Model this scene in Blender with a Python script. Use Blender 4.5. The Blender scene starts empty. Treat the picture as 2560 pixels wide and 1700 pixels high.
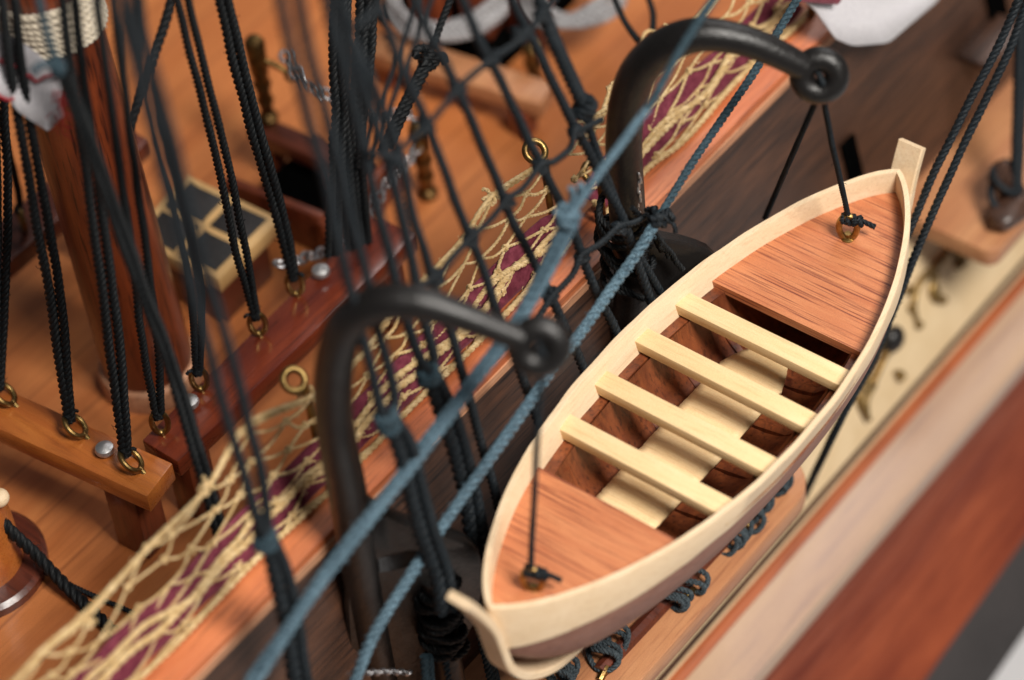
import bpy, bmesh, math, random
from math import sin, cos, pi, radians, atan2, sqrt
from mathutils import Vector, Matrix, noise
random.seed(7)
V = Vector
# ---------------------------------------------------------------- camera, light, world (1 unit = 1 cm)
sc = bpy.context.scene
FPX, DIST = 7467.0, 42.0
AZ, TH, ROLL = atan2(.677, .736), radians(46.6), radians(6.8)
Fh = V((cos(AZ), sin(AZ), 0)); W = V((sin(AZ), -cos(AZ), 0))
Nn = Fh * cos(TH) - V((0, 0, 1)) * sin(TH); U0 = Fh * sin(TH) + V((0, 0, 1)) * cos(TH)
Rr = W * cos(ROLL) - U0 * sin(ROLL); Uu = W * sin(ROLL) + U0 * cos(ROLL)
CAM = -DIST * Nn
cam_d = bpy.data.cameras.new('camera'); cam = bpy.data.objects.new('camera', cam_d)
sc.collection.objects.link(cam); sc.camera = cam
m = Matrix((Rr, Uu, -Nn)).transposed().to_4x4(); m.translation = CAM; cam.matrix_world = m
cam_d.sensor_width = 36; cam_d.lens = FPX / 2560 * 36
cam_d.clip_start = 1; cam_d.clip_end = 2000
cam_d.dof.use_dof = True; cam_d.dof.focus_distance = 42.3
cam_d.dof.aperture_fstop = cam_d.lens * 1e-3 / 1.02
cam_d.dof.aperture_blades = 7

wd = bpy.data.worlds.new('World'); sc.world = wd; wd.use_nodes = True
wd.node_tree.nodes['Background'].inputs[0].default_value = (.95, .97, 1, 1)
wd.node_tree.nodes['Background'].inputs[1].default_value = .085
def area(name, loc, target, size, energy, col, sy=None):
    l = bpy.data.lights.new(name, 'AREA'); l.energy = energy; l.size = size; l.color = col
    if sy: l.shape = 'RECTANGLE'; l.size_y = sy
    o = bpy.data.objects.new(name, l); sc.collection.objects.link(o)
    o.location = loc; o.rotation_euler = (V(target) - V(loc)).to_track_quat('-Z', 'Y').to_euler()
area('softbox_overhead', (-5, -37, 50), (0, 0, -1), 18, 60000, (1, .95, .88))
area('softbox_far', (58, 6, 52), (4, 0, -2), 40, 17000, (1, .97, .95))
vs = sc.view_settings
vs.view_transform = 'Standard'; vs.look = 'None'; vs.exposure = 0; vs.gamma = 1; vs.use_curve_mapping = False
sc.cycles.max_bounces = 6; sc.cycles.diffuse_bounces = 3; sc.cycles.glossy_bounces = 3

# ---------------------------------------------------------------- photo ray helpers (find true 3-D points)
def ray(px, py): return Nn + Rr * ((px - 1280) / FPX) - Uu * ((py - 850) / FPX)
def at(ax, v, px, py):
    d = ray(px, py); k = 'xyz'.index(ax); return CAM + d * ((v - CAM[k]) / d[k])
def atpl(N, c, px, py):
    d = ray(px, py); return CAM + d * ((c - CAM.dot(N)) / d.dot(N))
SHN, SHC = V((0, 1, -.12)), -1.13
def sh(px, py, off=0): return atpl(SHN, SHC + off, px, py)
OV = 2560 / 2361

# ---------------------------------------------------------------- materials
def new_mat(name):
    m = bpy.data.materials.new(name); m.use_nodes = True
    nt = m.node_tree; b = nt.nodes['Principled BSDF']; return m, nt, b
def N(nt, t, **k):
    n = nt.nodes.new(t)
    for a, v in k.items():
        if a in n.inputs: n.inputs[a].default_value = v
        else: setattr(n, a, v)
    return n
def ramp(nt, fac, stops):
    r = nt.nodes.new('ShaderNodeValToRGB'); e = r.color_ramp.elements
    while len(e) < len(stops): e.new(.5)
    for i, (p, c) in enumerate(stops): e[i].position = p; e[i].color = (*c, 1) if len(c) == 3 else c
    nt.links.new(fac, r.inputs[0]); return r.outputs[0]
def mixc(nt, fac, a, b, mode='MIX'):
    n = nt.nodes.new('ShaderNodeMix'); n.data_type = 'RGBA'; n.blend_type = mode
    for k, v in ((0, fac), (6, a), (7, b)):
        if hasattr(v, 'is_output'): nt.links.new(v, n.inputs[k])
        else: n.inputs[k].default_value = v if k == 0 else (*v, 1)
    return n.outputs[2]
def coords(nt, scale, rot=(0, 0, 0)):
    tc = nt.nodes.new('ShaderNodeTexCoord'); mp = nt.nodes.new('ShaderNodeMapping')
    mp.inputs['Scale'].default_value = scale; mp.inputs['Rotation'].default_value = rot
    nt.links.new(tc.outputs['Object'], mp.inputs[0]); return mp.outputs[0]
def noi(nt, vec, scale, detail=4, rough=.6, dist=0):
    n = N(nt, 'ShaderNodeTexNoise', Scale=scale, Detail=detail, Roughness=rough, Distortion=dist)
    nt.links.new(vec, n.inputs['Vector']); return n.outputs['Fac']
def wood(name, light, dark, streak, axis='x', grain=1, rough=.4, coat=0, streaks=.5, bump=.05, planks=0, spec=.5, seam=.45, coatr=.15, long=1):
    m, nt, b = new_mat(name)
    st = {'x': (.12, 1, 1), 'y': (1, .12, 1), 'z': (1, 1, .12)}[axis]
    v = coords(nt, st)
    n1 = noi(nt, v, 3.2 * grain, 5, .6, .4)
    n2 = noi(nt, v, 16 * grain, 4, .7)
    v3 = coords(nt, tuple(s * (.5 * long if s < 1 else 1) for s in st))
    n3 = noi(nt, v3, 20 * grain, 3, .55, .25)
    col = ramp(nt, n1, [(.3, dark), (.7, light)])
    col = mixc(nt, ramp(nt, n2, [(.45, (0, 0, 0)), (.75, (.45, .45, .45))]), col, dark)
    f = ramp(nt, n3, [(.53, (0, 0, 0)), (.66, (streaks,) * 3)])
    col = mixc(nt, f, col, streak)
    vf = coords(nt, (1, 1, 1)); nf = noi(nt, vf, 60, 2, .5)
    col = mixc(nt, .22, col, ramp(nt, nf, [(.35, (.35, .35, .35)), (.65, (.75, .75, .75))]), 'OVERLAY')
    if planks:
        sp = nt.nodes.new('ShaderNodeSeparateXYZ'); tc = nt.nodes.new('ShaderNodeTexCoord'); nt.links.new(tc.outputs['Object'], sp.inputs[0])
        mu = N(nt, 'ShaderNodeMath', operation='DIVIDE'); nt.links.new(sp.outputs['Y'], mu.inputs[0]); mu.inputs[1].default_value = planks
        fr = N(nt, 'ShaderNodeMath', operation='FRACT'); nt.links.new(mu.outputs[0], fr.inputs[0])
        fl = N(nt, 'ShaderNodeMath', operation='FLOOR'); nt.links.new(mu.outputs[0], fl.inputs[0])
        wn = N(nt, 'ShaderNodeTexWhiteNoise', noise_dimensions='1D'); nt.links.new(fl.outputs[0], wn.inputs['W'])
        col = mixc(nt, .35, col, ramp(nt, wn.outputs['Value'], [(0, (.36, .34, .33)), (1, (.62, .6, .58))]), 'OVERLAY')
        seamc = ramp(nt, fr.outputs[0], [(0, (seam,) * 3), (.05, (0, 0, 0)), (.955, (0, 0, 0)), (1, (seam,) * 3)])
        col = mixc(nt, seamc, col, streak)
    nt.links.new(col, b.inputs['Base Color'])
    nt.links.new(ramp(nt, n2, [(.3, (rough * .8,) * 3), (.8, (min(1, rough * 1.3),) * 3)]), b.inputs['Roughness'])
    b.inputs['Coat Weight'].default_value = coat; b.inputs['Coat Roughness'].default_value = coatr
    b.inputs['Specular IOR Level'].default_value = spec
    if bump:
        bp = N(nt, 'ShaderNodeBump', Strength=bump * 4, Distance=.02); nt.links.new(n2, bp.inputs['Height']); nt.links.new(bp.outputs[0], b.inputs['Normal'])
    return m
def cord_mat(name, c1, c2, rough=.75, sheen=.3, spec=.3, sc_=22):
    m, nt, b = new_mat(name)
    v = coords(nt, (1, 1, 1)); n = noi(nt, v, sc_, 4, .7); n2 = noi(nt, v, 1.3, 2)
    col = ramp(nt, n, [(.40, c1), (.62, c2)])
    col = mixc(nt, ramp(nt, n2, [(.35, (0, 0, 0)), (.7, (.5,) * 3)]), col, c1)
    nt.links.new(col, b.inputs['Base Color'])
    b.inputs['Roughness'].default_value = rough; b.inputs['Sheen Weight'].default_value = sheen
    b.inputs['Sheen Tint'].default_value = (*[min(1, 2 * x + .15) for x in c2], 1)
    b.inputs['Specular IOR Level'].default_value = spec
    bp = N(nt, 'ShaderNodeBump', Strength=.5, Distance=.01); nf = noi(nt, v, 90, 3); nt.links.new(nf, bp.inputs['Height']); nt.links.new(bp.outputs[0], b.inputs['Normal'])
    return m
def plain(name, c, rough=.5, metal=0, coat=0, c2=None, sc_=8, bump=.2, spec=.5):
    m, nt, b = new_mat(name); v = coords(nt, (1, 1, 1)); n = noi(nt, v, sc_, 5, .65)
    c2 = c2 or tuple(x * .7 for x in c)
    nt.links.new(ramp(nt, n, [(.35, c2), (.65, c)]), b.inputs['Base Color'])
    nt.links.new(ramp(nt, n, [(.3, (rough * 1.25,) * 3), (.7, (rough * .85,) * 3)]), b.inputs['Roughness'])
    b.inputs['Metallic'].default_value = metal; b.inputs['Coat Weight'].default_value = coat; b.inputs['Specular IOR Level'].default_value = spec
    bp = N(nt, 'ShaderNodeBump', Strength=bump, Distance=.02); nt.links.new(noi(nt, v, sc_ * 3, 4), bp.inputs['Height']); nt.links.new(bp.outputs[0], b.inputs['Normal'])
    return m
M = {}
M['deck'] = wood('deck_wood', (.56, .205, .066), (.42, .130, .038), (.14, .028, .010), 'x', .55, .38, .15, .18, .02, planks=.93, seam=.5)
M['rail'] = wood('rail_wood', (.62, .20, .075), (.42, .10, .032), (.10, .022, .012), 'x', .9, .45, .15, .45, .08)
M['railedge'] = wood('rail_edge_wood', (.62, .34, .20), (.42, .18, .09), (.10, .04, .025), 'x', 1.1, .5, 0, .5, .08)
M['walnut'] = wood('walnut_planking', (.098, .042, .023), (.034, .018, .013), (.007, .005, .005), 'x', 1.5, .38, .2, .9, .08, coatr=.3, long=.4)
M['redhull'] = wood('red_hull_wood', (.33, .075, .028), (.11, .014, .008), (.08, .008, .004), 'x', .35, .55, .0, .3, .02, spec=.25)
M['band'] = wood('wale_wood', (.50, .34, .22), (.38, .25, .19), (.24, .17, .165), 'x', .35, .34, .35, .4, .02, coatr=.3)
M['bandedge'] = wood('wale_edge_wood', (.48, .13, .04), (.2, .05, .02), (.05, .015, .01), 'x', .5, .5, 0, .5, .02)
M['channel'] = wood('channel_wood', (.50, .24, .11), (.36, .14, .06), (.18, .06, .03), 'x', .9, .42, .1, .4, .05)
M['pinrail'] = wood('orange_rail_wood', (.52, .17, .035), (.38, .095, .018), (.14, .03, .01), 'y', .9, .3, .5, .3, .04)
M['pinrail_x'] = wood('red_rail_wood', (.24, .045, .016), (.11, .018, .010), (.03, .008, .006), 'x', .9, .24, .8, .5, .04)
M['dark_red'] = wood('dark_red_wood', (.15, .035, .016), (.06, .014, .009), (.02, .006, .005), 'y', .9, .35, .3, .5, .04)
M['postwood'] = wood('post_wood', (.22, .050, .018), (.12, .024, .011), (.04, .01, .006), 'z', .9, .35, .2, .5, .04)
M['mast'] = wood('mast_wood', (.21, .042, .012), (.085, .017, .007), (.018, .005, .004), 'z', 1.0, .36, .25, .9, .06)
M['boxwood'] = wood('boxwood', (.80, .61, .41), (.72, .52, .32), (.52, .33, .18), 'x', 1.1, .55, .0, .3, .07)
M['boxwood_y'] = wood('boxwood_thwart', (.84, .62, .35), (.76, .52, .26), (.55, .33, .14), 'y', 1.2, .55, .0, .3, .07)
M['tanwood'] = wood('tan_frame_wood', (.62, .40, .18), (.52, .31, .12), (.38, .2, .07), 'x', .7, .5, .05, .12, .03)
M['boatdeck'] = wood('boat_deck_wood', (.60, .235, .100), (.46, .145, .058), (.17, .035, .018), 'y', 1.8, .5, .1, .92, .06, long=.3)
M['boatin'] = wood('boat_inner_wood', (.27, .075, .024), (.08, .018, .008), (.03, .008, .005), 'z', .9, .42, .1, .6, .05)
M['boathull'] = wood('boat_hull_wood', (.28, .12, .075), (.20, .075, .045), (.09, .03, .02), 'x', .9, .5, 0, .4, .04)
M['black'] = plain('black_painted_metal', (.009, .008, .0075), .36, 0, .0, (.006, .005, .005), 5, .55, spec=.45)
M['brass'] = plain('brass', (.42, .28, .10), .36, 1, 0, (.20, .12, .045), 7, .25)
M['oldbrass'] = plain('antique_brass', (.28, .17, .06), .4, 1, 0, (.08, .045, .02), 5, .3)
M['silver'] = plain('silver_metal', (.78, .77, .77), .48, 1, 0, (.5, .5, .5), 6, .2)
M['chain'] = plain('chain_metal', (.55, .55, .56), .42, 1, 0, (.25, .25, .27), 14, .3)
M['cream'] = plain('cream_paint', (.72, .56, .35), .55, 0, 0, (.64, .48, .28), 1.5, .1)
M['gold'] = plain('gold_paint', (.30, .19, .06), .45, .6, 0, (.13, .08, .03), 8, .3)
M['dkgrey'] = plain('dark_grey_paint', (.042, .036, .036), .7, 0, 0, (.032, .028, .028), 1, .1)
M['white'] = plain('white_backdrop', (.86, .86, .87), .8, 0, 0, (.84, .84, .85), .2, 0)
M['pane'] = plain('black_slate', (.022, .018, .018), .55, 0, 0, (.012, .011, .011), 9, .2)
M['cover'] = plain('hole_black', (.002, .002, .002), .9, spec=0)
M['ropeblack'] = cord_mat('black_cord', (.0018, .0025, .0032), (.0065, .009, .011), .6, .02, .3, 30)
M['ropedark'] = cord_mat('dark_blue_cord', (.003, .005, .007), (.0135, .020, .026), .6, .04, .3, 30)
M['slatecord'] = cord_mat('slate_grey_cord', (.014, .022, .028), (.075, .10, .115), .65, .15, .4, 30)
M['ropeblue'] = cord_mat('blue_cord', (.018, .042, .062), (.165, .27, .34), .65, .2, .4, 30)
M['ropemid'] = cord_mat('slate_blue_cord', (.013, .028, .038), (.045, .085, .11), .7, .25)
M['yellow'] = cord_mat('yellow_waxed_thread', (.50, .32, .125), (.78, .58, .31), .5, .2, .5, 9)
M['creamcord'] = cord_mat('cream_cord', (.42, .36, .27), (.66, .58, .46), .8, .3)
M['silvercord'] = cord_mat('silver_cord', (.16, .15, .155), (.55, .54, .55), .5, .2, .6)
M['maroon'] = cord_mat('maroon_cloth', (.105, .014, .028), (.20, .040, .062), .8, .5, .2, 6)
def cloth_mat():
    m, nt, b = new_mat('white_printed_cloth')
    v = coords(nt, (1, 1, 1)); n = noi(nt, v, 25, 3)
    base = ramp(nt, n, [(.3, (.48, .46, .49)), (.7, (.62, .60, .62))])
    nt.links.new(base, b.inputs['Base Color']); b.inputs['Roughness'].default_value = .9; b.inputs['Sheen Weight'].default_value = .3
    w = N(nt, 'ShaderNodeTexWave', Scale=14); nt.links.new(coords(nt, (1, 0, 1)), w.inputs['Vector'])
    w2 = N(nt, 'ShaderNodeTexNoise', Scale=40); nt.links.new(v, w2.inputs['Vector'])
    bp = N(nt, 'ShaderNodeBump', Strength=.5, Distance=.015); nt.links.new(w2.outputs[0], bp.inputs['Height']); nt.links.new(bp.outputs[0], b.inputs['Normal'])
    return m
M['cloth'] = cloth_mat()
M['redthread'] = cord_mat('red_thread', (.28, .01, .02), (.45, .03, .04), .8, .3)

# ---------------------------------------------------------------- mesh builder
class MB:
    def __init__(s): s.v = []; s.f = []
    def add(s, vs, fs):
        o = len(s.v); s.v += [tuple(p) for p in vs]; s.f += [tuple(i + o for i in f) for f in fs]
    def box(s, c, size, R=None, bev=.02):
        """box with chamfered edges"""
        bm = bmesh.new(); bmesh.ops.create_cube(bm, size=1)
        for v in bm.verts: v.co = V((v.co.x * size[0], v.co.y * size[1], v.co.z * size[2]))
        if bev: bmesh.ops.bevel(bm, geom=bm.edges[:], offset=min(bev, min(size) * .3), segments=2, profile=.5, affect='EDGES')
        s.bm(bm, c, R)
    def bm(s, bm, c=(0, 0, 0), R=None):
        if R is not None: bmesh.ops.transform(bm, matrix=R.to_4x4(), verts=bm.verts)
        bm.verts.index_update()
        s.add([v.co + V(c) for v in bm.verts], [[v.index for v in f.verts] for f in bm.faces]); bm.free()
    def hexa(s, pts, bev=.015):
        """8 corners: 4 bottom then 4 top"""
        bm = bmesh.new(); vs = [bm.verts.new(p) for p in pts]
        for f in ((3, 2, 1, 0), (4, 5, 6, 7), (0, 1, 5, 4), (1, 2, 6, 5), (2, 3, 7, 6), (3, 0, 4, 7)): bm.faces.new([vs[i] for i in f])
        if bev: bmesh.ops.bevel(bm, geom=bm.edges[:], offset=bev, segments=2, profile=.5, affect='EDGES')
        bmesh.ops.recalc_face_normals(bm, faces=bm.faces); s.bm(bm)
    def prism(s, poly, h, bev=.02):
        """poly: list of 3D points (planar), h: extrusion vector"""
        bm = bmesh.new(); a = [bm.verts.new(p) for p in poly]; b = [bm.verts.new(V(p) + V(h)) for p in poly]
        bm.faces.new(a[::-1]); bm.faces.new(b); n = len(a)
        for i in range(n): bm.faces.new((a[i], a[(i + 1) % n], b[(i + 1) % n], b[i]))
        bmesh.ops.recalc_face_normals(bm, faces=bm.faces)
        if bev: bmesh.ops.bevel(bm, geom=[e for e in bm.edges], offset=bev, segments=2, profile=.5, affect='EDGES', clamp_overlap=True)
        s.bm(bm)
    def tube(s, pts, r, seg=12, closed=False, flat=None, rot=0.0, prof=None):
        pts = [V(p) for p in pts]; n = len(pts)
        rr = r if isinstance(r, (list, tuple)) else [r] * n
        T = [((pts[(i + 1) % n] - pts[i - 1]) if closed else (pts[min(i + 1, n - 1)] - pts[max(i - 1, 0)])).normalized() for i in range(n)]
        up = V((0, 0, 1)) if abs(T[0].z) < .9 else V((1, 0, 0)); A = T[0].cross(up).normalized()
        vs = []; base = len(s.v)
        for i in range(n):
            A = (A - T[i] * A.dot(T[i])).normalized(); B = T[i].cross(A)
            tw = rot * i if not callable(rot) else rot(i)
            for k in range(seg):
                a = 2 * pi * k / seg; q = rr[i] * (prof(a) if prof else 1); ca = cos(a + tw); sa = sin(a + tw)
                fx = flat if flat else 1
                vs.append(pts[i] + A * ca * q + B * sa * q * fx)
        fs = []
        for i in range(n if closed else n - 1):
            j = (i + 1) % n
            for k in range(seg): fs.append((i * seg + k, i * seg + (k + 1) % seg, j * seg + (k + 1) % seg, j * seg + k))
        if not closed: fs.append(tuple(range(seg - 1, -1, -1))); fs.append(tuple((n - 1) * seg + k for k in range(seg)))
        s.add(vs, fs)
    def rope(s, pts, r, pitch=None, step=None, strands=3, jit=.0, q=1, depth=.31, closed=False, seg=12):
        """laid rope: a lobed section turning along its path"""
        pitch = pitch or r * 4.4; step = step or r * .42 * q
        P = resample(smooth_path(pts), step)
        if jit:
            sd = random.random() * 100
            P = [p + V((noise.noise(V((i * step * 1.2, sd, 0))), noise.noise(V((i * step * 1.2, sd, 9))), noise.noise(V((i * step * 1.2, sd, 19))))) * jit * min(1, i / 10, (len(P) - 1 - i) / 10) for i, p in enumerate(P)]
        prof = lambda a: 1 - depth * (1 - abs(cos(a * strands / 2)) ** .7) if strands > 1 else 1
        sd2 = random.random() * 50
        rr = [r * (1 + .07 * noise.noise(V((i * step * 2.5, sd2, 3)))) for i in range(len(P))]
        s.tube(P, rr, seg, rot=2 * pi * step / pitch, prof=prof)
        if r > .024:
            L = len(P) * step
            for k in range(int(L * (3.5 if r > .05 else 2))):
                i = random.randrange(1, len(P) - 1) if len(P) > 3 else 1
                d = V((random.gauss(0, 1), random.gauss(0, 1), random.gauss(0, 1))).normalized(); t = (P[min(i + 1, len(P) - 1)] - P[i - 1]).normalized()
                d = (d - t * d.dot(t) * .6).normalized(); h = random.uniform(.02, .06)
                s.tube([P[i] + d * r * .8, P[i] + d * (r + h * .6) + t * h * .3, P[i] + d * (r + h * .8) + t * h], .0045, 3)
    def ball(s, c, r, sq=(1, 1, 1), sub=2, rough=0, R=None):
        bm = bmesh.new(); bmesh.ops.create_icosphere(bm, subdivisions=sub, radius=1)
        sd = random.random() * 90
        for v in bm.verts:
            k = 1 + rough * noise.noise(v.co * 1.7 + V((sd, 0, 0)))
            v.co = V((v.co.x * sq[0], v.co.y * sq[1], v.co.z * sq[2])) * r * k
        s.bm(bm, c, R)
    def torus(s, c, R, r, nrm=(0, 0, 1), seg=28, sec=10, a0=0, a1=2 * pi, ecc=1):
        nrm = V(nrm).normalized(); up = V((0, 0, 1)) if abs(nrm.z) < .9 else V((1, 0, 0))
        A = nrm.cross(up).normalized(); B = nrm.cross(A)
        full = a1 - a0 > 6.28; n = seg if full else seg + 1
        pts = [V(c) + A * cos(a0 + (a1 - a0) * i / seg) * R + B * sin(a0 + (a1 - a0) * i / seg) * R * ecc for i in range(n)]
        s.tube(pts, r, sec, closed=full)
    def lathe(s, c, prof, ax=(0, 0, 1), seg=24):
        ax = V(ax).normalized(); up = V((0, 0, 1)) if abs(ax.z) < .9 else V((1, 0, 0)); A = ax.cross(up).normalized(); B = ax.cross(A); vs = []; fs = []
        for r, h in prof:
            for k in range(seg): vs.append(V(c) + ax * h + (A * cos(2 * pi * k / seg) + B * sin(2 * pi * k / seg)) * r)
        for i in range(len(prof) - 1):
            for k in range(seg): fs.append((i * seg + k, i * seg + (k + 1) % seg, (i + 1) * seg + (k + 1) % seg, (i + 1) * seg + k))
        fs.append(tuple(range(seg - 1, -1, -1))); fs.append(tuple((len(prof) - 1) * seg + k for k in range(seg)))
        s.add(vs, fs)
    def grid(s, P):
        n = len(P); k = len(P[0]); s.add([p for row in P for p in row], [(i * k + j, i * k + j + 1, (i + 1) * k + j + 1, (i + 1) * k + j) for i in range(n - 1) for j in range(k - 1)])
    def build(s, name, mat, parent=None, smooth=35, loc=None, solid=0):
        me = bpy.data.meshes.new(name); me.from_pydata(s.v, [], s.f)
        base = V(loc) if loc is not None else (root_loc(parent) if parent else V((0, 0, 0)))
        me.transform(Matrix.Translation(-base)); me.materials.append(M[mat] if isinstance(mat, str) else mat)
        me.update(); me.validate()
        if smooth:
            me.polygons.foreach_set('use_smooth', [True] * len(me.polygons))
            me.set_sharp_from_angle(angle=radians(smooth))
        o = bpy.data.objects.new(name, me); sc.collection.objects.link(o)
        if parent is not None: o.parent = parent; o['_b'] = 1; del o['_b']
        if loc is not None and parent is None: o.location = loc
        if solid:
            md = o.modifiers.new('thickness', 'SOLIDIFY'); md.thickness = solid; md.offset = 0
        return o
def root_loc(o):
    l = V((0, 0, 0))
    while o is not None: l += o.location; o = o.parent
    return l
def smooth_path(pts):
    pts = [V(p) for p in pts]
    if len(pts) < 3: return pts
    out = []
    for i in range(len(pts) - 1):
        p0 = pts[max(i - 1, 0)]; p1 = pts[i]; p2 = pts[i + 1]; p3 = pts[min(i + 2, len(pts) - 1)]
        for k in range(8):
            t = k / 8; out.append(.5 * ((2 * p1) + (p2 - p0) * t + (2 * p0 - 5 * p1 + 4 * p2 - p3) * t * t + (3 * p1 - p0 - 3 * p2 + p3) * t ** 3))
    return out + [pts[-1]]
def resample(pts, step):
    L = [0]
    for a, b in zip(pts, pts[1:]): L.append(L[-1] + (b - a).length)
    n = max(2, int(L[-1] / step) + 1); out = []; j = 0
    for i in range(n):
        d = L[-1] * i / (n - 1)
        while j < len(L) - 2 and L[j + 1] < d: j += 1
        t = (d - L[j]) / max(1e-9, L[j + 1] - L[j]); out.append(pts[j].lerp(pts[j + 1], min(1, t)))
    return out
def props(o, label=None, cat=None, group=None, kind=None):
    if label: o['label'] = label
    if cat: o['category'] = cat
    if group: o['group'] = group
    if kind: o['kind'] = kind
    return o
def thing(name, label, cat, loc, group=None):
    o = bpy.data.objects.new(name, None); sc.collection.objects.link(o); o.location = loc; o.empty_display_size = .3
    return props(o, label, cat, group)
def knot(mb, p, r, axis, turns=2.2, tail=0, R=None):
    """a hitch: turns of thin cord wrapped round a rope, with an optional cut end"""
    ax = V(axis).normalized(); up = V((0, 0, 1)) if abs(ax.z) < .8 else V((1, 0, 0)); A = ax.cross(up).normalized(); B = ax.cross(A)
    R = R or r * 1.6; ph = random.random() * 6
    pts = [V(p) + ax * ((i / 22 - .5) * r * 1.8 * turns + r * .5 * sin(i)) + (A * cos(ph + i / 22 * 2 * pi * turns) + B * sin(ph + i / 22 * 2 * pi * turns)) * R for i in range(23)]
    mb.rope(pts, r, step=r * .7, seg=8)
    mb.rope([V(p) + A * R * 1.1 - ax * r, V(p) + B * R * 1.3, V(p) - A * R * 1.1 + ax * r], r, step=r * .8, seg=8)
    mb.ball(p, R * .8, (1, 1, 1), 2, .35)
    if tail:
        d = (A * random.uniform(-1, 1) + B * random.uniform(-1, 1) + ax * .3).normalized()
        mb.rope([V(p) + d * R * .6, V(p) + d * (R + tail * .6) + ax * .02, V(p) + d * (R + tail) - V((0, 0, tail * .3))], r * .85, step=r * .8, seg=8)

# ================================================================= SETTING
mb = MB(); mb.grid([[V((x, y, -38 + (0 if y < 60 else (y - 60) ** 1.5 * .05))) for y in range(-140, 200, 20)] for x in range(-140, 260, 20)])
props(mb.build('backdrop', 'white'), kind='structure')

# ================================================================= HULL (deck, bulwark, rails, planking)
hull = thing('ship_hull', 'varnished wooden hull of the model ship with orange deck, dark walnut side and pale wale', 'ship hull', (2, 0, -3))
XA, XB = -14, 26
def curve_y(x):   # the hull narrows a little towards its far end
    return 0.0
def strip(profile, name, mat, parent=hull, closed=False, xs=None, smooth=35):
    """profile: (y,z) list swept along x"""
    xs = xs or [XA + (XB - XA) * i / 40 for i in range(41)]
    mb = MB()
    if closed:
        n = len(profile); vs = [(x, y + curve_y(x), z) for x in xs for y, z in profile]
        fs = [(i * n + k, i * n + (k + 1) % n, (i + 1) * n + (k + 1) % n, (i + 1) * n + k) for i in range(len(xs) - 1) for k in range(n)]
        fs += [tuple(range(n)), tuple((len(xs) - 1) * n + k for k in range(n))[::-1]]; mb.add(vs, fs)
        bm = bmesh.new(); me = bpy.data.meshes.new('t'); me.from_pydata(mb.v, [], mb.f); bm.from_mesh(me); bmesh.ops.recalc_face_normals(bm, faces=bm.faces)
        mb = MB(); mb.bm(bm)
    else: mb.grid([[V((x, y, z)) for y, z in profile] for x in xs])
    return mb.build(name, mat, parent, smooth)
strip([(.62, -3.3), (.62, -3.0), (24, -3.0), (24, -3.3)], 'deck', 'deck', closed=True)
strip([(.60, -3.3), (.60, -.16), (.40, -.16), (.40, -3.3)], 'inner_bulwark', 'dark_red', closed=True)
strip([(-.095, -.012), (-.07, .0), (.66, .0), (.68, -.02), (.68, -.15), (-.095, -.15)], 'cap_rail', 'rail', closed=True)
strip([(-.06, -.152), (-.12, -.157), (-.12, -.30), (-.06, -.31), (.38, -.31), (.38, -.152)], 'rail_edging', 'railedge', closed=True)
strip([(-.08, -.31), (-.22, -1.0), (-.42, -2.0), (-.66, -3.0), (-.86, -3.75), (-.96, -4.1)], 'upper_planking', 'walnut')
strip([(-.96, -4.1), (-1.3, -4.9), (-1.75, -5.9), (-2.05, -7.0)], 'cream_frieze', 'cream')
strip([(-1.70, -6.60), (-1.92, -6.62), (-2.02, -6.78), (-1.98, -7.0), (-1.70, -7.0)], 'shadow_strip', 'walnut', closed=True)  # added dark strip standing in for the shade between frieze and wale
strip([(-1.95, -6.92), (-2.12, -6.90), (-2.22, -6.96), (-2.22, -7.2), (-1.8, -7.2)], 'wale_edging', 'bandedge', closed=True)
strip([(-2.24, -6.94), (-2.9, -7.02), (-3.02, -7.10), (-3.05, -7.25), (-3.0, -7.5), (-2.24, -7.5)], 'wale', 'band', closed=True)
def low(x, t):   # lower hull sheet, t 0 at the wale .. 1 at the turn of the bilge
    z0, z1 = -7.5, -10.75 + .04 * x
    return V((x, -2.98 - 1.15 * t ** 1.7 + 0.045 * x * t, z0 + (z1 - z0) * t))
xs = [XA + (XB - XA) * i / 40 for i in range(41)]
mb = MB(); mb.grid([[low(x, t / 8) for t in range(9)] for x in xs]); mb.build('lower_planking', 'redhull', hull)
mb = MB(); mb.grid([[low(x, 1) + V((0, -.9 * t + .3 * t * t, -1.15 * t)) for t in [i / 6 for i in range(7)]] for x in xs]); mb.build('keel_strake', 'dkgrey', hull)

# channels: boards standing out of the hull side, with a rounded end
def channel(x0, x1, ysel, rounded_hi):
    zt, th = -3.9, .34; mb = MB(); yo, yi = -3.12, -.8; r = .7
    pts = []
    if rounded_hi:
        pts = [V((x0, yi, zt - th)), V((x0, yo, zt - th)), V((x1 - r, yo, zt - th))] + [V((x1 - r + r * sin(a), yo + r - r * cos(a), zt - th)) for a in [pi / 2 * i / 8 for i in range(1, 9)]] + [V((x1, yi, zt - th))]
    else:
        yo = -2.85; r = .22
        pts = [V((x1, yi, zt - th)), V((x1, yo, zt - th)), V((x0 + r, yo, zt - th))] + [V((x0 + r - r * sin(a), yo + r - r * cos(a), zt - th)) for a in [pi / 2 * i / 8 for i in range(1, 9)]] + [V((x0, yi, zt - th))]
    mb.prism(pts, (0, 0, th), .025)
    return mb.build('channel', 'channel', hull)
channel(-11, 3.15, 0, True)
channel(8.45, 19, 0, False)

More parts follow.
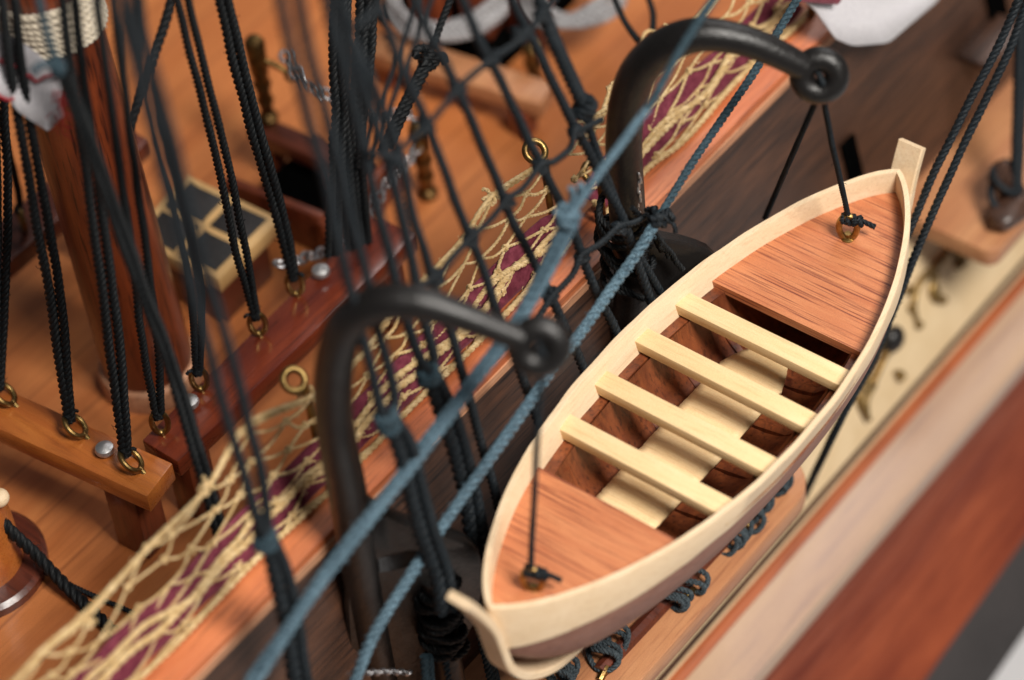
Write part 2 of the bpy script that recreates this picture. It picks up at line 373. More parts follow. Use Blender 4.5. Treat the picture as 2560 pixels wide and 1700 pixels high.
# gun port lids / slots
for (px, py, w, h) in ((2131, 402, .36, .85), (2500, 50, .5, 1.3)):
    c = atpl(V((0, 1, -.232)), -.01, px, py); mb = MB()
    mb.box((c.x, c.y - .0, c.z), (w, .05, h), Matrix.Rotation(radians(-13), 3, 'X'), .02); mb.build('scupper_slot', 'cover', hull)
c = atpl(V((0, 1, -.232)), -.25, 2480, 105); mb = MB(); mb.box(c, (1.25, .6, .14), None, .03); mb.build('fixed_ledge', 'walnut', hull)
c2 = at('y', -.75, 2330, 90); 

# gold scrolls applied to the cream frieze
def frieze(px, py, off=.05):
    a = V((0, 1, .45 / 1)).normalized(); n_ = V((0, -.89, .41)); # frieze plane through (-.96,-4.1) and (-2.2,-6.9)
    nrm = V((0, -2.8, 1.24)).normalized(); return atpl(nrm, V((0, -.96, -4.1)).dot(nrm) + off, px, py)
mb = MB()
for pl in ([(2395, 600), (2350, 655), (2300, 705), (2285, 760), (2295, 810)],
           [(2330, 690), (2345, 740), (2355, 752)], [(2345, 680), (2330, 720), (2338, 748), (2358, 748)],
           [(2385, 620), (2400, 640), (2412, 655), (2395, 665)], [(2290, 740), (2275, 720), (2268, 735)],
           [(2215, 880), (2190, 930), (2155, 975), (2150, 1005), (2175, 1050)], [(2240, 930), (2255, 935), (2250, 950)],
           [(2450, 560), (2420, 600), (2400, 610)], [(2190, 960), (2165, 1000), (2170, 1045)]):
    P = resample(smooth_path([frieze(*p) for p in pl]), .06); n = len(P)
    mb.tube(P, [.06 * (.6 + .5 * sin(pi * i / n)) for i in range(n)], 8)
for p in ((2298, 812), (2358, 750), (2398, 663), (2280, 770), (2253, 940), (2400, 608)): mb.ball(frieze(*p), .085, (1, 1, .8))
mb.build('gilt_scroll', 'gold', hull)

# ================================================================= chain plate bolt with black deadeye on the frieze
p = frieze(2232, 848, .18)
dt = thing('deadeye', 'shiny black round deadeye with wooden strap low on cream frieze beyond the boat', 'deadeye', p)
mb = MB(); mb.ball(p, .24, (1, .75, 1), 3); mb.build('block', 'black', dt)
q = frieze(2205, 905, .1); r_ = frieze(2180, 960, .06)
mb = MB(); mb.tube(resample([p, q, r_], .1), [.07] * len(resample([p, q, r_], .1)), 10); mb.build('strap', 'oldbrass', dt)

# far deadeye on the far channel
p = at('z', -3.65, 2525, 520)
dt = thing('deadeye', 'bronze brown deadeye lashed on the far channel at the right picture edge', 'deadeye', p)
mb = MB(); mb.ball(p, .42, (1.15, .7, .55), 3, .25); mb.ball(p + V((.3, .3, .3)), .3, (1, .8, .9), 3, .3); mb.build('block', 'walnut', dt)
mb = MB(); mb.torus(p + V((.1, .1, .12)), .33, .06, (0, -.6, .8)); mb.torus(p + V((.2, .2, .35)), .28, .06, (.4, -.4, .8)); mb.build('lashing', 'ropedark', dt)
mb = MB(); a = at('z', -3.5, 2535, 480); b = at('y', a.y + .6, 2552, -60); mb.rope([a, b], .085); b2 = at('y', a.y + .6, 2570, -60); mb.rope([a + V((.12, 0, 0)), b2], .085)
props(mb.build('lanyard', 'ropedark', loc=a), 'thick dark blue lanyard rising from bronze deadeye at right edge', 'rope')

# ================================================================= PIN RAILS
def bar(mb, top4, z, th):
    lo = [V((p.x, p.y, z - th)) for p in top4]; hi = [V((p.x, p.y, z)) for p in top4]; mb.hexa(lo + hi, .03)
ZR = -1.3
pr = thing('pin_rail', 'glossy orange wood pin rail with brass eyes across deck in front of mast', 'pin rail', (-4.1, 5, -3))
mb = MB(); bar(mb, [V((-4.36, 3.32, 0)), V((-3.68, 3.44, 0)), V((-4.35, 10.2, 0)), V((-5.0, 10.1, 0))], ZR, .36); mb.build('rail_bar', 'pinrail', pr)
mb = MB(); mb.box((-4.1, 4.0, -2.33), (.5, .62, 1.34), Matrix.Rotation(.05, 3, 'Z'), .03); mb.build('leg', 'postwood', pr)
pr2 = thing('pin_rail', 'dark red glossy pin rail running beside mast towards the slate topped hatch', 'pin rail', (-1, 3.8, -3))
mb = MB(); bar(mb, [V((-3.62, 3.40, 0)), V((1.9, 3.42, 0)), V((1.8, 4.25, 0)), V((-3.6, 4.12, 0))], ZR - .01, .34); mb.build('rail_bar', 'pinrail_x', pr2)
mb = MB(); mb.box((-3.15, 3.75, -2.33), (.45, .5, 1.33), None, .03); mb.build('leg', 'postwood', pr2)
mb = MB(); mb.box((1.4, 3.8, -2.33), (.45, .5, 1.33), None, .03); mb.build('leg', 'postwood', pr2)
pr3 = thing('pin_rail', 'brown wooden rail behind mast near the left edge', 'pin rail', (-2, 8.7, -3))
mb = MB(); bar(mb, [V((-5, 8.3, 0)), V((1.2, 8.35, 0)), V((1.2, 9.1, 0)), V((-5, 9.05, 0))], ZR, .35); mb.build('rail_bar', 'dark_red', pr3)
mb = MB(); mb.box((-.2, 8.7, -2.33), (.45, .5, 1.35), None, .03); mb.build('leg', 'postwood', pr3)
mb = MB(); mb.box((-3.9, 8.7, -2.33), (.45, .5, 1.35), None, .03); mb.build('leg', 'postwood', pr3)
# silver pins
for (px, py, lab) in ((475, 1010, 'round silver pin head on dark red rail at foot of mast'), (803, 683, 'round silver pin head on dark red rail right of the slate hatch'), (263, 1128, 'round silver pin head on orange pin rail beside the end eye')):
    p = at('z', ZR + .05, px, py); mb = MB()
    mb.lathe(p - V((0, 0, .35)), [(.05, 0), (.05, .33), (.07, .34), (.13, .35), (.145, .39), (.13, .44), (.07, .475), (.01, .485)])
    props(mb.build('pin', 'silver', loc=p), lab, 'pin', 'silver pins in the pin rails')

# ================================================================= MAST
mb = MB(); mbase = at('z', -3, 381, 940); mtop = at('y', mbase.y, 137, 75); mtop = mbase + (mtop - mbase) * 1.25
md_ = (mtop - mbase).normalized(); ML = (mtop - mbase).length
mA = md_.cross(V((1, 0, 0))).normalized(); mB_ = md_.cross(mA)
mast = thing('mast', 'reddish brown wooden mast with pale base ring and cream cord wrapping', 'mast', mbase)
mb.lathe(mbase, [(.70, 0), (.69, 3), (.67, 7), (.64, ML)], md_, 40); mb.build('pole', 'mast', mast)
mb = MB(); mb.lathe(mbase, [(.80, .0), (.80, .30), (.77, .38), (.70, .42)], md_, 40); mb.build('mast_ring', 'railedge', mast)
mb = MB()
wc = at('y', mbase.y, 120, 2); t0 = (wc - mbase).dot(md_)
for i in range(7):
    mb.rope([mbase + md_ * (t0 - .35 + i * .115 + .02 * sin(3 * a + i)) + (mA * cos(a) + mB_ * sin(a)) * .71 for a in [2 * pi * k / 24 for k in range(25)]], .062, step=.035)
mb.build('cord_wrapping', 'creamcord', mast)

# printed cloth hanging at the mast
def cloth_thing():
    n_ = (CAM - mtop).normalized(); n_.z *= .5; n_.normalize(); cc = at('y', mbase.y - 1.15, 100, 200).dot(n_)
    out = [(-60, 70), (10, 75), (60, 105), (110, 150), (160, 190), (150, 255), (160, 290), (120, 330), (85, 305), (50, 280), (20, 245), (-60, 230)]
    f = thing('flag', 'white cloth flag with red stitched scallops hanging beside mast at left edge', 'flag', atpl(n_, cc, 30, 200))
    ctr = atpl(n_, cc, 50, 195); P = [atpl(n_, cc, *q) for q in out]
    bm = bmesh.new(); ring = [bm.verts.new(p) for p in resample(P + [P[0]], .06)[:-1]]
    fc = bm.faces.new(ring); bmesh.ops.triangulate(bm, faces=[fc]); 
    bmesh.ops.subdivide_edges(bm, edges=bm.edges[:], cuts=3, use_grid_fill=True)
    for v in bm.verts: v.co += n_ * (.16 * noise.noise(v.co * 1.1) + .04 * noise.noise(v.co * 4)) * 1.5
    bmesh.ops.recalc_face_normals(bm, faces=bm.faces); mb = MB(); mb.bm(bm)
    mb.build('cloth', 'cloth', f, 80, solid=.03)
    mb = MB()
    lines = [[(0, 148), (8, 158), (20, 160)], [(55, 122), (60, 155)], [(55, 183), (75, 190), (92, 205), (110, 192), (140, 188), (155, 190)], [(-10, 235), (20, 250), (35, 245)], [(60, 155), (48, 168), (20, 160)]]
    for l in lines: mb.tube(resample(smooth_path([atpl(n_, cc + .10, *q) for q in l]), .05), .022, 6)
    for k in range(70):   # frayed red and white edge

        a = atpl(n_, cc + .05, random.gauss(150, 8), random.uniform(225, 322)); d = V((random.uniform(-1, 1), random.uniform(-1, 1), random.uniform(-1, .6))) * .09
        mb.tube([a, a + d, a + d * 1.5 + V((.03, 0, -.03))], .005, 4)
    mb.build('stitching', 'redthread', f)
    return f
cloth_thing()
# second flag: far right, a white tail hanging over the rail
n2 = V((.2, -.9, .4)).normalized(); cc2 = at('y', -.55, 2180, 60).dot(n2)
f2 = thing('flag', 'large white cloth tail with maroon top edge hanging over far rail', 'flag', atpl(n2, cc2, 2180, 50))
P = [atpl(n2, cc2, *q) for q in [(1960, -60), (2010, 0), (2050, 28), (2105, 95), (2150, 113), (2215, 108), (2255, 70), (2330, 5), (2380, -60)]]
bm = bmesh.new(); ring = [bm.verts.new(p) for p in resample(P + [P[0]], .15)[:-1]]; fc = bm.faces.new(ring); bmesh.ops.triangulate(bm, faces=[fc]); bmesh.ops.subdivide_edges(bm, edges=bm.edges[:], cuts=2, use_grid_fill=True)
for v in bm.verts: v.co += n2 * .35 * noise.noise(v.co * .6)
mb = MB(); mb.bm(bm); mb.build('cloth', 'cloth', f2, 80, solid=.04)
mb = MB(); mb.tube(resample([atpl(n2, cc2 + .1, 1990, -12), atpl(n2, cc2 + .1, 2090, -4)], .1), .1, 8); mb.build('hem', 'maroon', f2)

# ================================================================= EYE BOLTS
def eye(p, label, R=.19, r=.045, nrm=(1, .3, 0), shank=.25, tilt=V((0, 0, 1)), group='brass eyes in the pin rails', mat='brass', ecc=1.15):
    o = thing('eye_bolt', label, 'eye bolt', p, group)
    t = V(tilt).normalized(); nrm = V(nrm); nrm = (nrm - t * nrm.dot(t)).normalized()
    mb = MB(); mb.torus(p + t * (R * ecc + .03), R, r, nrm, 30, 10, ecc=ecc); mb.tube([p - t * shank, p + t * .06], r * 1.05, 10); mb.build('ring', mat, o)
    return p + t * (R * 2 * ecc - r * .5)
ZB = ZR
eyes = {}
flat = dict(nrm=(.52, -.51, .68), tilt=(0, .8, .6), ecc=1.0); tall = dict(nrm=-Fh, R=.115, ecc=1.9)
for key, (px, py), lab, kw in (
    ('A', (36, 1012), 'brass eye at left end of orange pin rail', flat),
    ('B', (214, 1092), 'brass eye in middle of orange pin rail', flat),
    ('C', (354, 1178), 'brass eye nearest the corner end of orange pin rail', flat),
    ('D', (407, 1085), 'brass eye at corner end of dark red rail by silver pin', tall),
    ('E', (505, 976), 'brass eye on dark red rail right beside mast ring', tall),
    ('F', (650, 838), 'brass eye on dark red rail between mast and slate hatch', tall),
    ('G', (743, 738), 'brass eye on dark red rail next to far silver pin', tall)):
    p = at('z', ZR, px, py); eyes[key] = eye(p, lab, **kw)
p = at('z', ZR, 62, 575); eyes['H'] = eye(p, 'dark brass eye on brown rail behind mast', nrm=(.9, -.5, 0), mat='oldbrass')

# ================================================================= RUNNING RIGGING ROPES (dark cords rising from the eyes)
def rope_thing(label, lines, r, mat='ropeblack', knots=(), group=None, name='rope', jit=.02, q=1, kr=None, loc=None):
    o = thing(name, label, 'rope', loc or lines[0][0], group)
    mb = MB()
    for l in lines: mb.rope(l, r, jit=jit, q=q)
    mb.build('cord', mat, o)
    if knots:
        mb = MB()
        for p, ax in knots: knot(mb, p, kr or r * .7, ax, tail=.12)
        mb.build('knot', mat, o)
    return o
def up(base, px, py, dy=0.0): return at('y', base.y + dy, px, py)
def eye_pair(key, pts, label, r=.085, gap=.07, dy=0.0, mat='ropeblack'):
    b = eyes[key]; a = [b]
    n = len(pts)
    for i, (px, py) in enumerate(pts): a.append(up(b, px, py, dy * (i + 1) / n))
    off = V((.7, -.6, 0)).normalized() * gap
    l1 = [b - V((0, 0, .06)) - off * .35] + [p - off for p in a[1:]]; l2 = [b - V((0, 0, .06)) + off * .35] + [p + off for p in a[1:]]
    r *= .84
    return rope_thing(label, [l1, l2], r, mat, [(b + V((0, 0, .02)), V((0, 0, 1)))], group='cords rising from the pin rails', kr=.034)
eye_pair('A', [(6, 560), (-4, 200), (-12, -70)], 'black cord rising along the left picture edge')
eye_pair('B', [(140, 760), (88, 456), (40, 180), (12, -70)], 'black double cord rising from middle brass eye of orange rail', .088, .075)
eye_pair('C', [(288, 880), (250, 600), (222, 400), (195, 200), (163, -70)], 'black double cord rising from corner brass eye of orange rail', .088, .07)
eye_pair('D', [(378, 880), (348, 640), (318, 420), (290, 220), (255, -60)], 'black double cord rising past mast from corner eye of dark red rail', .075, .1, -.6)
eye_pair('E', [(490, 740), (450, 540), (405, 360), (365, 180), (325, -60)], 'dark cord rising from brass eye beside mast ring', .07, .07, -2.2, 'ropedark')
eye_pair('F', [(600, 620), (555, 400), (500, 180), (440, -60)], 'braided black cord rising from eye between mast and hatch', .075, .07)
eye_pair('G', [(705, 560), (660, 400), (615, 240), (545, -60)], 'thick black cord rising from eye next to far silver pin', .09, .055)
eye_pair('H', [(45, 480), (20, 375), (0, 300), (-40, 150)], 'thin black cord rising from dark eye behind mast', .05, .02)
def zl(pts): return [V(p) for p in pts]
# long cord crossing in front of the mast down to the deck edge
b0 = at('y', 1.3, 548, 1352)
L = [b0, at('y', 1.45, 520, 1250), at('y', 1.7, 484, 1130), at('y', 2.1, 430, 950), at('y', 2.5, 356, 745), at('y', 2.9, 291, 570), at('y', 3.2, 204, 328), at('y', 3.35, 150, 185)]
rope_thing('long black cord crossing in front of mast down to the yellow netting', [L, [p + V((.06, -.06, 0)) for p in L]], .07, 'ropeblack', group='long cords crossing the deck')
kp = at('y', 3.35, 145, 170)
o = rope_thing('slate blue cord end tied in a frayed knot in front of the flag', [[kp, at('y', 3.45, 112, 60), at('y', 3.5, 85, -60)]], .06, 'ropemid', [(kp, (0, 0, 1))], kr=.045)
mb = MB(); mb.rope([kp, at('y', 3.3, 110, 160), at('y', 3.25, 82, 180)], .05); mb.build('cord_end', 'ropemid', o)
rope_thing('dark cord slanting down left behind the cords at upper left', [[at('y', 7.5, 445, -60), at('y', 7.3, 405, 80), at('y', 7.0, 340, 270), at('y', 7.0, 300, 380)]], .085, 'ropeblack', group='long cords crossing the deck')
for (a, b, c, lab) in (((745, -60), (845, 300), (830, 640), 'black braided cord hanging just left of the shrouds'), ((905, -60), (880, 330), (905, 650), 'thick black double cord falling behind the shroud bundle'), ((920, -60), (905, 150), (872, 420), 'black cord leaning left behind the shroud bundle'), ((850, -60), (835, 350), (820, 640), 'black cord beside the chain behind the shroud bundle')):
    A_ = [at('y', 4.2, *a), at('y', 4.1, (a[0] + b[0]) / 2 - (4 if a[0] < 800 else 0), (a[1] + b[1]) / 2), at('y', 4.0, *b), at('y', 4.0, *c)]
    if a[0] == 745: A_ = [at('y', 4.2, 840, -60), at('y', 4.1, 832, 150), at('y', 4.0, 845, 330), at('y', 4, 870, 620)]
    rope_thing(lab, [A_, [p + V((.09, -.08, 0)) for p in A_]], .075, 'ropeblack', group='cords behind the shroud bundle')
# twin thin cords and the knotted cord leading up right
for i, (a, b) in enumerate((((1062, -50), (960, 235)), ((1092, -30), (985, 245)))):
    rope_thing(('left' if i == 0 else 'right') + ' one of two thin slate cords crossing behind the shrouds at top', [[at('y', 6, *a), at('y', 5.6, (a[0] + b[0]) / 2, (a[1] + b[1]) / 2), at('y', 5.2, *b), at('y', 5.0, b[0] - 90, b[1] + 230)]], .05, 'ropedark', group='twin thin cords behind the shrouds')
kp = at('y', 3.4, 1068, 142)
o = rope_thing('black laid cord with a large knot slanting behind the shrouds', [[at('y', 3.6, 1150, -60), at('y', 3.5, 1105, 55), kp], ], .062, 'ropeblack', [(kp, V((-.3, .2, .8)))], kr=.07)
mb = MB(); Lk = [kp, at('y', 3.3, 1030, 220), at('y', 3.2, 985, 310), at('y', 3.2, 955, 380)]
mb.rope(Lk, .075); mb.rope([p + V((.10, -.05, .02)) for p in Lk], .075)
mb.rope([kp + V((.05, -.05, 0)), at('y', 3.25, 1085, 150), at('y', 3.2, 1105, 138), at('y', 3.2, 1112, 155)], .06); mb.rope([kp, at('y', 3.3, 1075, 162), at('y', 3.25, 1073, 176)], .045)
mb.build('cord_end', 'ropeblack', o)
rope_thing('left one of two dark cords ending at yellow loop behind far davit', [[at('y', 3, 1515, -50), at('y', 2.4, 1560, 50), at('y', 1.6, 1610, 118)]], .055, 'ropeblack', group='two dark cords behind the far davit')
rope_thing('right one of two dark cords ending at yellow loop behind far davit', [[at('y', 3, 1605, -50), at('y', 2.4, 1632, 30), at('y', 1.6, 1630, 105)]], .055, 'ropeblack', group='two dark cords behind the far davit')

# ================================================================= SHROUDS (one leaning plane from the channel) and RATLINES
def shp(pts, off=0): return [sh(px, py, off) for px, py in pts]
SH = [
 ('shroud nearest far davit, thick doubled black with a knot halfway', [(1328, -50), (1372, 80), (1420, 190), (1462, 272)], .088),
 ('second shroud from far davit crossing the gilt rings', [(1262, -50), (1300, 40), (1345, 130), (1440, 325), (1500, 440), (1560, 560), (1590, 650), (1640, 790)], .075),
 ('third shroud from far davit over the netting ring', [(1130, -50), (1180, 60), (1230, 160), (1350, 410), (1425, 560), (1484, 717), (1545, 840), (1600, 1000)], .072),
 ('fourth shroud from far davit passing the blue knot', [(1012, -50), (1060, 60), (1140, 215), (1262, 500), (1331, 651), (1375, 735), (1418, 833), (1480, 980), (1530, 1150)], .072),
 ('middle shroud ending behind the near davit eye', [(925, -50), (985, 120), (1065, 310), (1178, 600), (1243, 779), (1287, 888), (1320, 985), (1380, 1150), (1440, 1300)], .072),
 ('shroud crossing the near davit arm at its middle', [(838, -50), (865, 60), (915, 180), (985, 350), (1039, 560), (1083, 706), (1134, 850), (1165, 960), (1215, 1150), (1260, 1320)], .072),
]
roots = [sh(1462, 272), sh(1640, 790), sh(1600, 1000), sh(1530, 1150), sh(1440, 1300), sh(1260, 1320)]
for lab, pts, r in SH:
    P = shp(pts)
    lines = [P]
    o = rope_thing(lab, lines, r, 'ropedark', name='shroud', group='shrouds with ratlines', jit=.03)
# the thick first shroud goes on below its knot
P1 = shp([(1462, 272), (1490, 380), (1530, 480), (1570, 590), (1625, 690), (1690, 800)])
o = rope_thing('thin laid lower leg of the shroud beside far davit post', [P1], .066, 'ropedark', [(P1[0], V((0, .3, -1)))], name='shroud', group='shrouds with ratlines', kr=.07)
mb = MB(); mb.rope(shp([(1340, -40), (1384, 80), (1432, 190), (1466, 265)], .02), .07); mb.rope(shp([(1463, 275), (1478, 262), (1470, 245)], -.1), .07); mb.build('seizing', 'ropedark', o)
# doubled shrouds joined by seizings at one height
def double_shroud(lab, a, b, j, low_, rr=.08, lowr=.11, mat='ropedark', off=0):
    A_, B_, J, LO = shp(a, off), shp(b, off), sh(*j, off), shp(low_, off)
    o = thing('shroud', lab, 'rope', J, 'doubled shrouds with seizings')
    mb = MB(); mb.rope(A_ + [J], rr, jit=.03, q=1.2); mb.rope(B_ + [J], rr, jit=.03, q=1.2); mb.build('upper_leg', mat, o)
    mb = MB(); mb.rope([J] + LO, lowr, jit=.02, q=1.2); mb.rope([J + V((.06, -.06, 0))] + [p + V((.12, -.10, 0)) for p in LO], lowr * .8, jit=.02, q=1.2); mb.build('lower_leg', mat, o)
    mb = MB(); knot(mb, J, .06, LO[0] - J, 2.5, R=.12); mb.build('seizing', 'ropemid', o)
    return o
double_shroud('nearest doubled shroud meeting in a blurred blue seizing over the netting', [(265, -60), (325, 120), (400, 400), (466, 672), (564, 1030), (630, 1260)], [(300, -60), (375, 160), (455, 440), (531, 737), (607, 997), (665, 1260)], (664, 1350), [(690, 1450), (715, 1570), (745, 1760)])
double_shroud('second doubled shroud seized left of near davit post foot', [(690, -60), (737, 175), (779, 319), (823, 497), (868, 700), (915, 870), (948, 1010)], [(735, -60), (779, 160), (823, 319), (862, 480), (910, 680), (952, 860), (985, 1000)], (968, 1048), [(1000, 1130), (1047, 1312), (1090, 1440), (1105, 1530)], off=-.45)
double_shroud('third doubled shroud seized just above near davit bracket', [(805, -60), (838, 90), (880, 240), (925, 440), (965, 610), (1010, 780), (1050, 900)], [(840, -60), (880, 140), (930, 290), (985, 480), (1025, 650), (1065, 810), (1085, 900)], (1072, 938), [(1098, 1020), (1134, 1130), (1165, 1260), (1190, 1400)])
# ratlines
RAT = [('topmost', [(1400, -20), (1345, 50), (1305, 95), (1228, 150), (1150, 215), (1108, 262), (1065, 312), (1010, 368), (985, 395), (920, 380)], [(1355, 40), (1300, 85), (1228, 150), (1145, 222), (1065, 312), (985, 395)]),
       ('middle', [(1505, 300), (1462, 320), (1436, 330), (1425, 372), (1385, 405), (1350, 415), (1310, 470), (1268, 500), (1222, 555), (1175, 598), (1130, 645), (1095, 690), (1040, 720)], [(1440, 328), (1350, 415), (1268, 500), (1177, 596), (1090, 694)]),
       ('lowest', [(1640, 520), (1590, 555), (1545, 570), (1500, 608), (1455, 640), (1430, 690), (1378, 745), (1340, 800), (1290, 840), (1240, 895), (1180, 960)], [(1545, 570), (1456, 645), (1378, 742), (1285, 845)])]
for nm, pts, kn in RAT:
    P = [sh(px, py, -.11) for px, py in pts]
    # hang slightly between the shrouds
    o = thing('ratline', nm + ' ratline knotted across the dark shrouds', 'rope', P[0], 'ratlines tied to the shrouds')
    mb = MB(); mb.rope(P, .05, jit=.03); mb.build('cord', 'ropedark', o)
    for q_ in kn: mb = MB(); knot(mb, sh(q_[0], q_[1], -.04), .045, V((.2, .3, 1)), 2.0, R=.082, tail=.05); mb.build('knot', 'ropedark', o)
P = [sh(px, py, -.1) for px, py in [(945, 20), (905, 55), (888, 70)]]
rope_thing('short ratline end tied high on the shroud bundle', [P], .06, 'ropedark', name='ratline', group='ratlines tied to the shrouds')
P = [sh(px, py, -.12) for px, py in [(1090, 290), (1055, 335), (1010, 380), (960, 390)]]

# black lanyard wraps by the near davit foot and by the boat bow
o = thing('lanyard', 'glossy black lashing wound round the deadeye left of the boat bow', 'rope', sh(1100, 1530))
mb = MB()
c0 = sh(1096, 1500, .1); c1 = sh(1118, 1640, .1); ax = (c1 - c0).normalized(); A_ = ax.cross(V((1, 0, 0))).normalized(); B_ = ax.cross(A_)
L = (c1 - c0).length
mb.rope([c0 - ax * .2 + ax * (L + .1) * i / 110 + (A_ * cos(i * .52) + B_ * sin(i * .52)) * (.24 + .05 * sin(i * .9)) for i in range(111)], .06, jit=.05)
mb.rope([c0 - ax * .3 + ax * (L) * i / 60 + (A_ * cos(-i * .4) + B_ * sin(-i * .4)) * (.28 + .04 * sin(i * .7)) for i in range(61)], .05, jit=.05); mb.build('cord', 'ropeblack', o)
mb = MB(); mb.tube(resample([c0 - ax * .4, c1 + ax * 1.2], .1), .2, 14); mb.build('core', 'black', o)
# ropes dropping from it to the channel
for i, (a, b) in enumerate((((1110, 1620), (1135, 1760)), ((1180, 1500), (1240, 1760)), ((1290, 1680), (1330, 1780)), ((1060, 1640), (1070, 1770)))):
    rope_thing(('first', 'second', 'third', 'fourth')[i] + ' slate cord from the left under the boat bow running to the channel', [[sh(*a), sh(*b)], [sh(a[0] + 12, a[1]), sh(b[0] + 14, b[1])]], .065, 'ropemid', group='cords under the boat bow')

# lanyard loops along the near channel edge, seen below the boat
LO = [(1955, 1210), (1918, 1255), (1893, 1290), (1862, 1325), (1838, 1352), (1752, 1450), (1705, 1500), (1560, 1600), (1535, 1640), (1440, 1660), (1412, 1690)]
o = thing('lanyard', 'row of slate blue cord loops through the channel edge below the boat', 'rope', at('z', -3.8, 1850, 1330))
for i, (px, py) in enumerate(LO):
    c = at('z', -3.75, px - 20, py - 8); mb = MB()
    for k in range(2 if i % 2 else 3):
        cc = c + V((.085 * k - .1 + random.uniform(-.03, .03), random.uniform(-.05, .05), random.uniform(-.03, .05))); Rn = random.uniform(.13, .2); sk = random.uniform(-.1, .1); ph = random.random()
        ln = .75 if i > 6 else 0
        mb.rope([cc + V((.05 * sin(t * 2 + ph) + sk * sin(t), -cos(t) * (.2 + .08 * ph), sin(t) * Rn)) for t in [pi * 2 * j / 16 for j in range(17)]], .045, step=.025)
        if ln: mb.rope([cc + V((0, .1, .2)), cc + V((-.15, .55, 1.2)), cc + V((-.2, .8, 2.0))], .05, step=.03)
    mb.build('cord_loop', 'slatecord', o)
o = thing('chain_plate', 'brass strips let into the channel edge under the lanyard loops', 'metal fitting', at('z', -3.85, 1870, 1300))
for a, b in (((1925, 1238), (1905, 1262)), ((1885, 1285), (1862, 1322)), ((1735, 1475), (1712, 1500)), ((1530, 1655), (1500, 1700)), ((1895, 1262), (1880, 1285))):
    p, q_ = at('z', -3.87, *a), at('z', -3.87, *b); mb = MB(); mb.tube([p, p.lerp(q_, .5) + V((0, 0, .06)), q_], .06, 8); mb.build('strip', 'brass', o)
o = thing('chain_plate', 'dark wooden notched batten behind the lanyard loops on the channel', 'metal fitting', at('z', -3.8, 1800, 1380))
a = at('z', -3.86, 1955, 1195); b = at('z', -3.86, 1500, 1680); mb = MB(); mb.tube(resample([a, b], .3), .12, 8); mb.build('batten', 'dark_red', o)

# ================================================================= BLUE STAY CORDS
def bz(px, py, y): return at('y', y, px, py)
Bk = bz(1420, 545, -1.75)
R1 = [bz(1830, -60, -2.1), bz(1735, 70, -2.05), bz(1620, 270, -1.95), bz(1500, 430, -1.85), Bk]
o = thing('stay', 'light blue doubled cord crossing behind near davit eye to lower left', 'rope', Bk, 'blue cords running from lower left to upper right')
mb = MB(); mb.rope(R1[2:], .062, jit=.02); mb.build('upper_leg', 'ropeblue', o)
mb = MB(); mb.rope(R1[:3], .062, jit=.02); mb.build('top_leg', 'ropemid', o)
low1 = [Bk, bz(1345, 700, -1.6), bz(1255, 850, -1.5), bz(1180, 950, -1.45), bz(1000, 1190, -1.4), bz(790, 1460, -1.35), bz(600, 1740, -1.3)]
mb = MB(); mb.rope(low1, .078, jit=.02, pitch=.42); mb.rope([p + V((.08, -.09, .08)) for p in low1], .078, jit=.02, pitch=.42); mb.build('lower_leg', 'ropeblue', o)
mb = MB(); knot(mb, Bk, .06, V((.5, .1, .7)), 2, tail=.1, R=.11)
mb.rope([Bk, bz(1432, 500, -1.7), bz(1428, 470, -1.7)], .05); mb.rope([Bk, bz(1445, 505, -1.7), bz(1452, 462, -1.75)], .05); mb.build('knot', 'ropeblue', o)
Bk2 = bz(1645, 545, -1.35)
o = thing('stay', 'slate blue cord knotted beside far davit and running down past the boat', 'rope', Bk2, 'blue cords running from lower left to upper right')
mb = MB(); mb.rope([bz(2025, -50, -1.3), bz(1940, 90, -1.3), bz(1830, 265, -1.3), bz(1730, 410, -1.3), Bk2], .064, jit=.02); mb.build('upper_leg', 'ropemid', o)
mb = MB(); mb.rope([Bk2, bz(1560, 680, -1.35), bz(1430, 860, -1.4), bz(1270, 1080, -1.45), bz(1090, 1340, -1.45), bz(950, 1560, -1.4), bz(870, 1740, -1.35)], .085, jit=.02); mb.build('lower_leg', 'ropeblue', o)
mb = MB(); knot(mb, Bk2, .055, V((.5, .1, .7)), 2, tail=.14, R=.10); knot(mb, Bk2 + V((.1, -.08, 0)), .045, V((.5, -.5, .1)), 1.6, tail=.16, R=.07); mb.build('knot', 'ropedark', o)

# pair of stays at the right passing behind the boat stem
yb = -3.2
e = frieze(2010, 1240, .05)
Pa = [e, at('y', -2.75, 2086, 1080), at('y', -3.05, 2182, 895), at('y', -3.25, 2262, 700), at('y', -3.4, 2345, 500), at('y', -3.4, 2440, 300), at('y', -3.4, 2520, 130), at('y', -3.4, 2590, -60)]
Pb = [at('y', -3.0, 2235, 690), at('y', -3.1, 2262, 600), at('y', -3.2, 2330, 445), at('y', -3.3, 2425, 255), at('y', -3.35, 2510, 90), at('y', -3.4, 2565, -60)]
rope_thing('dark laid stay reaching down behind boat to the channel edge', [Pa], .068, 'ropedark', group='pair of stays beyond the boat stem', name='stay')
rope_thing('upper dark laid stay beside the boat stem post', [[at('y', -2.9, 2205, 745)] + Pb], .068, 'ropedark', group='pair of stays beyond the boat stem', name='stay')

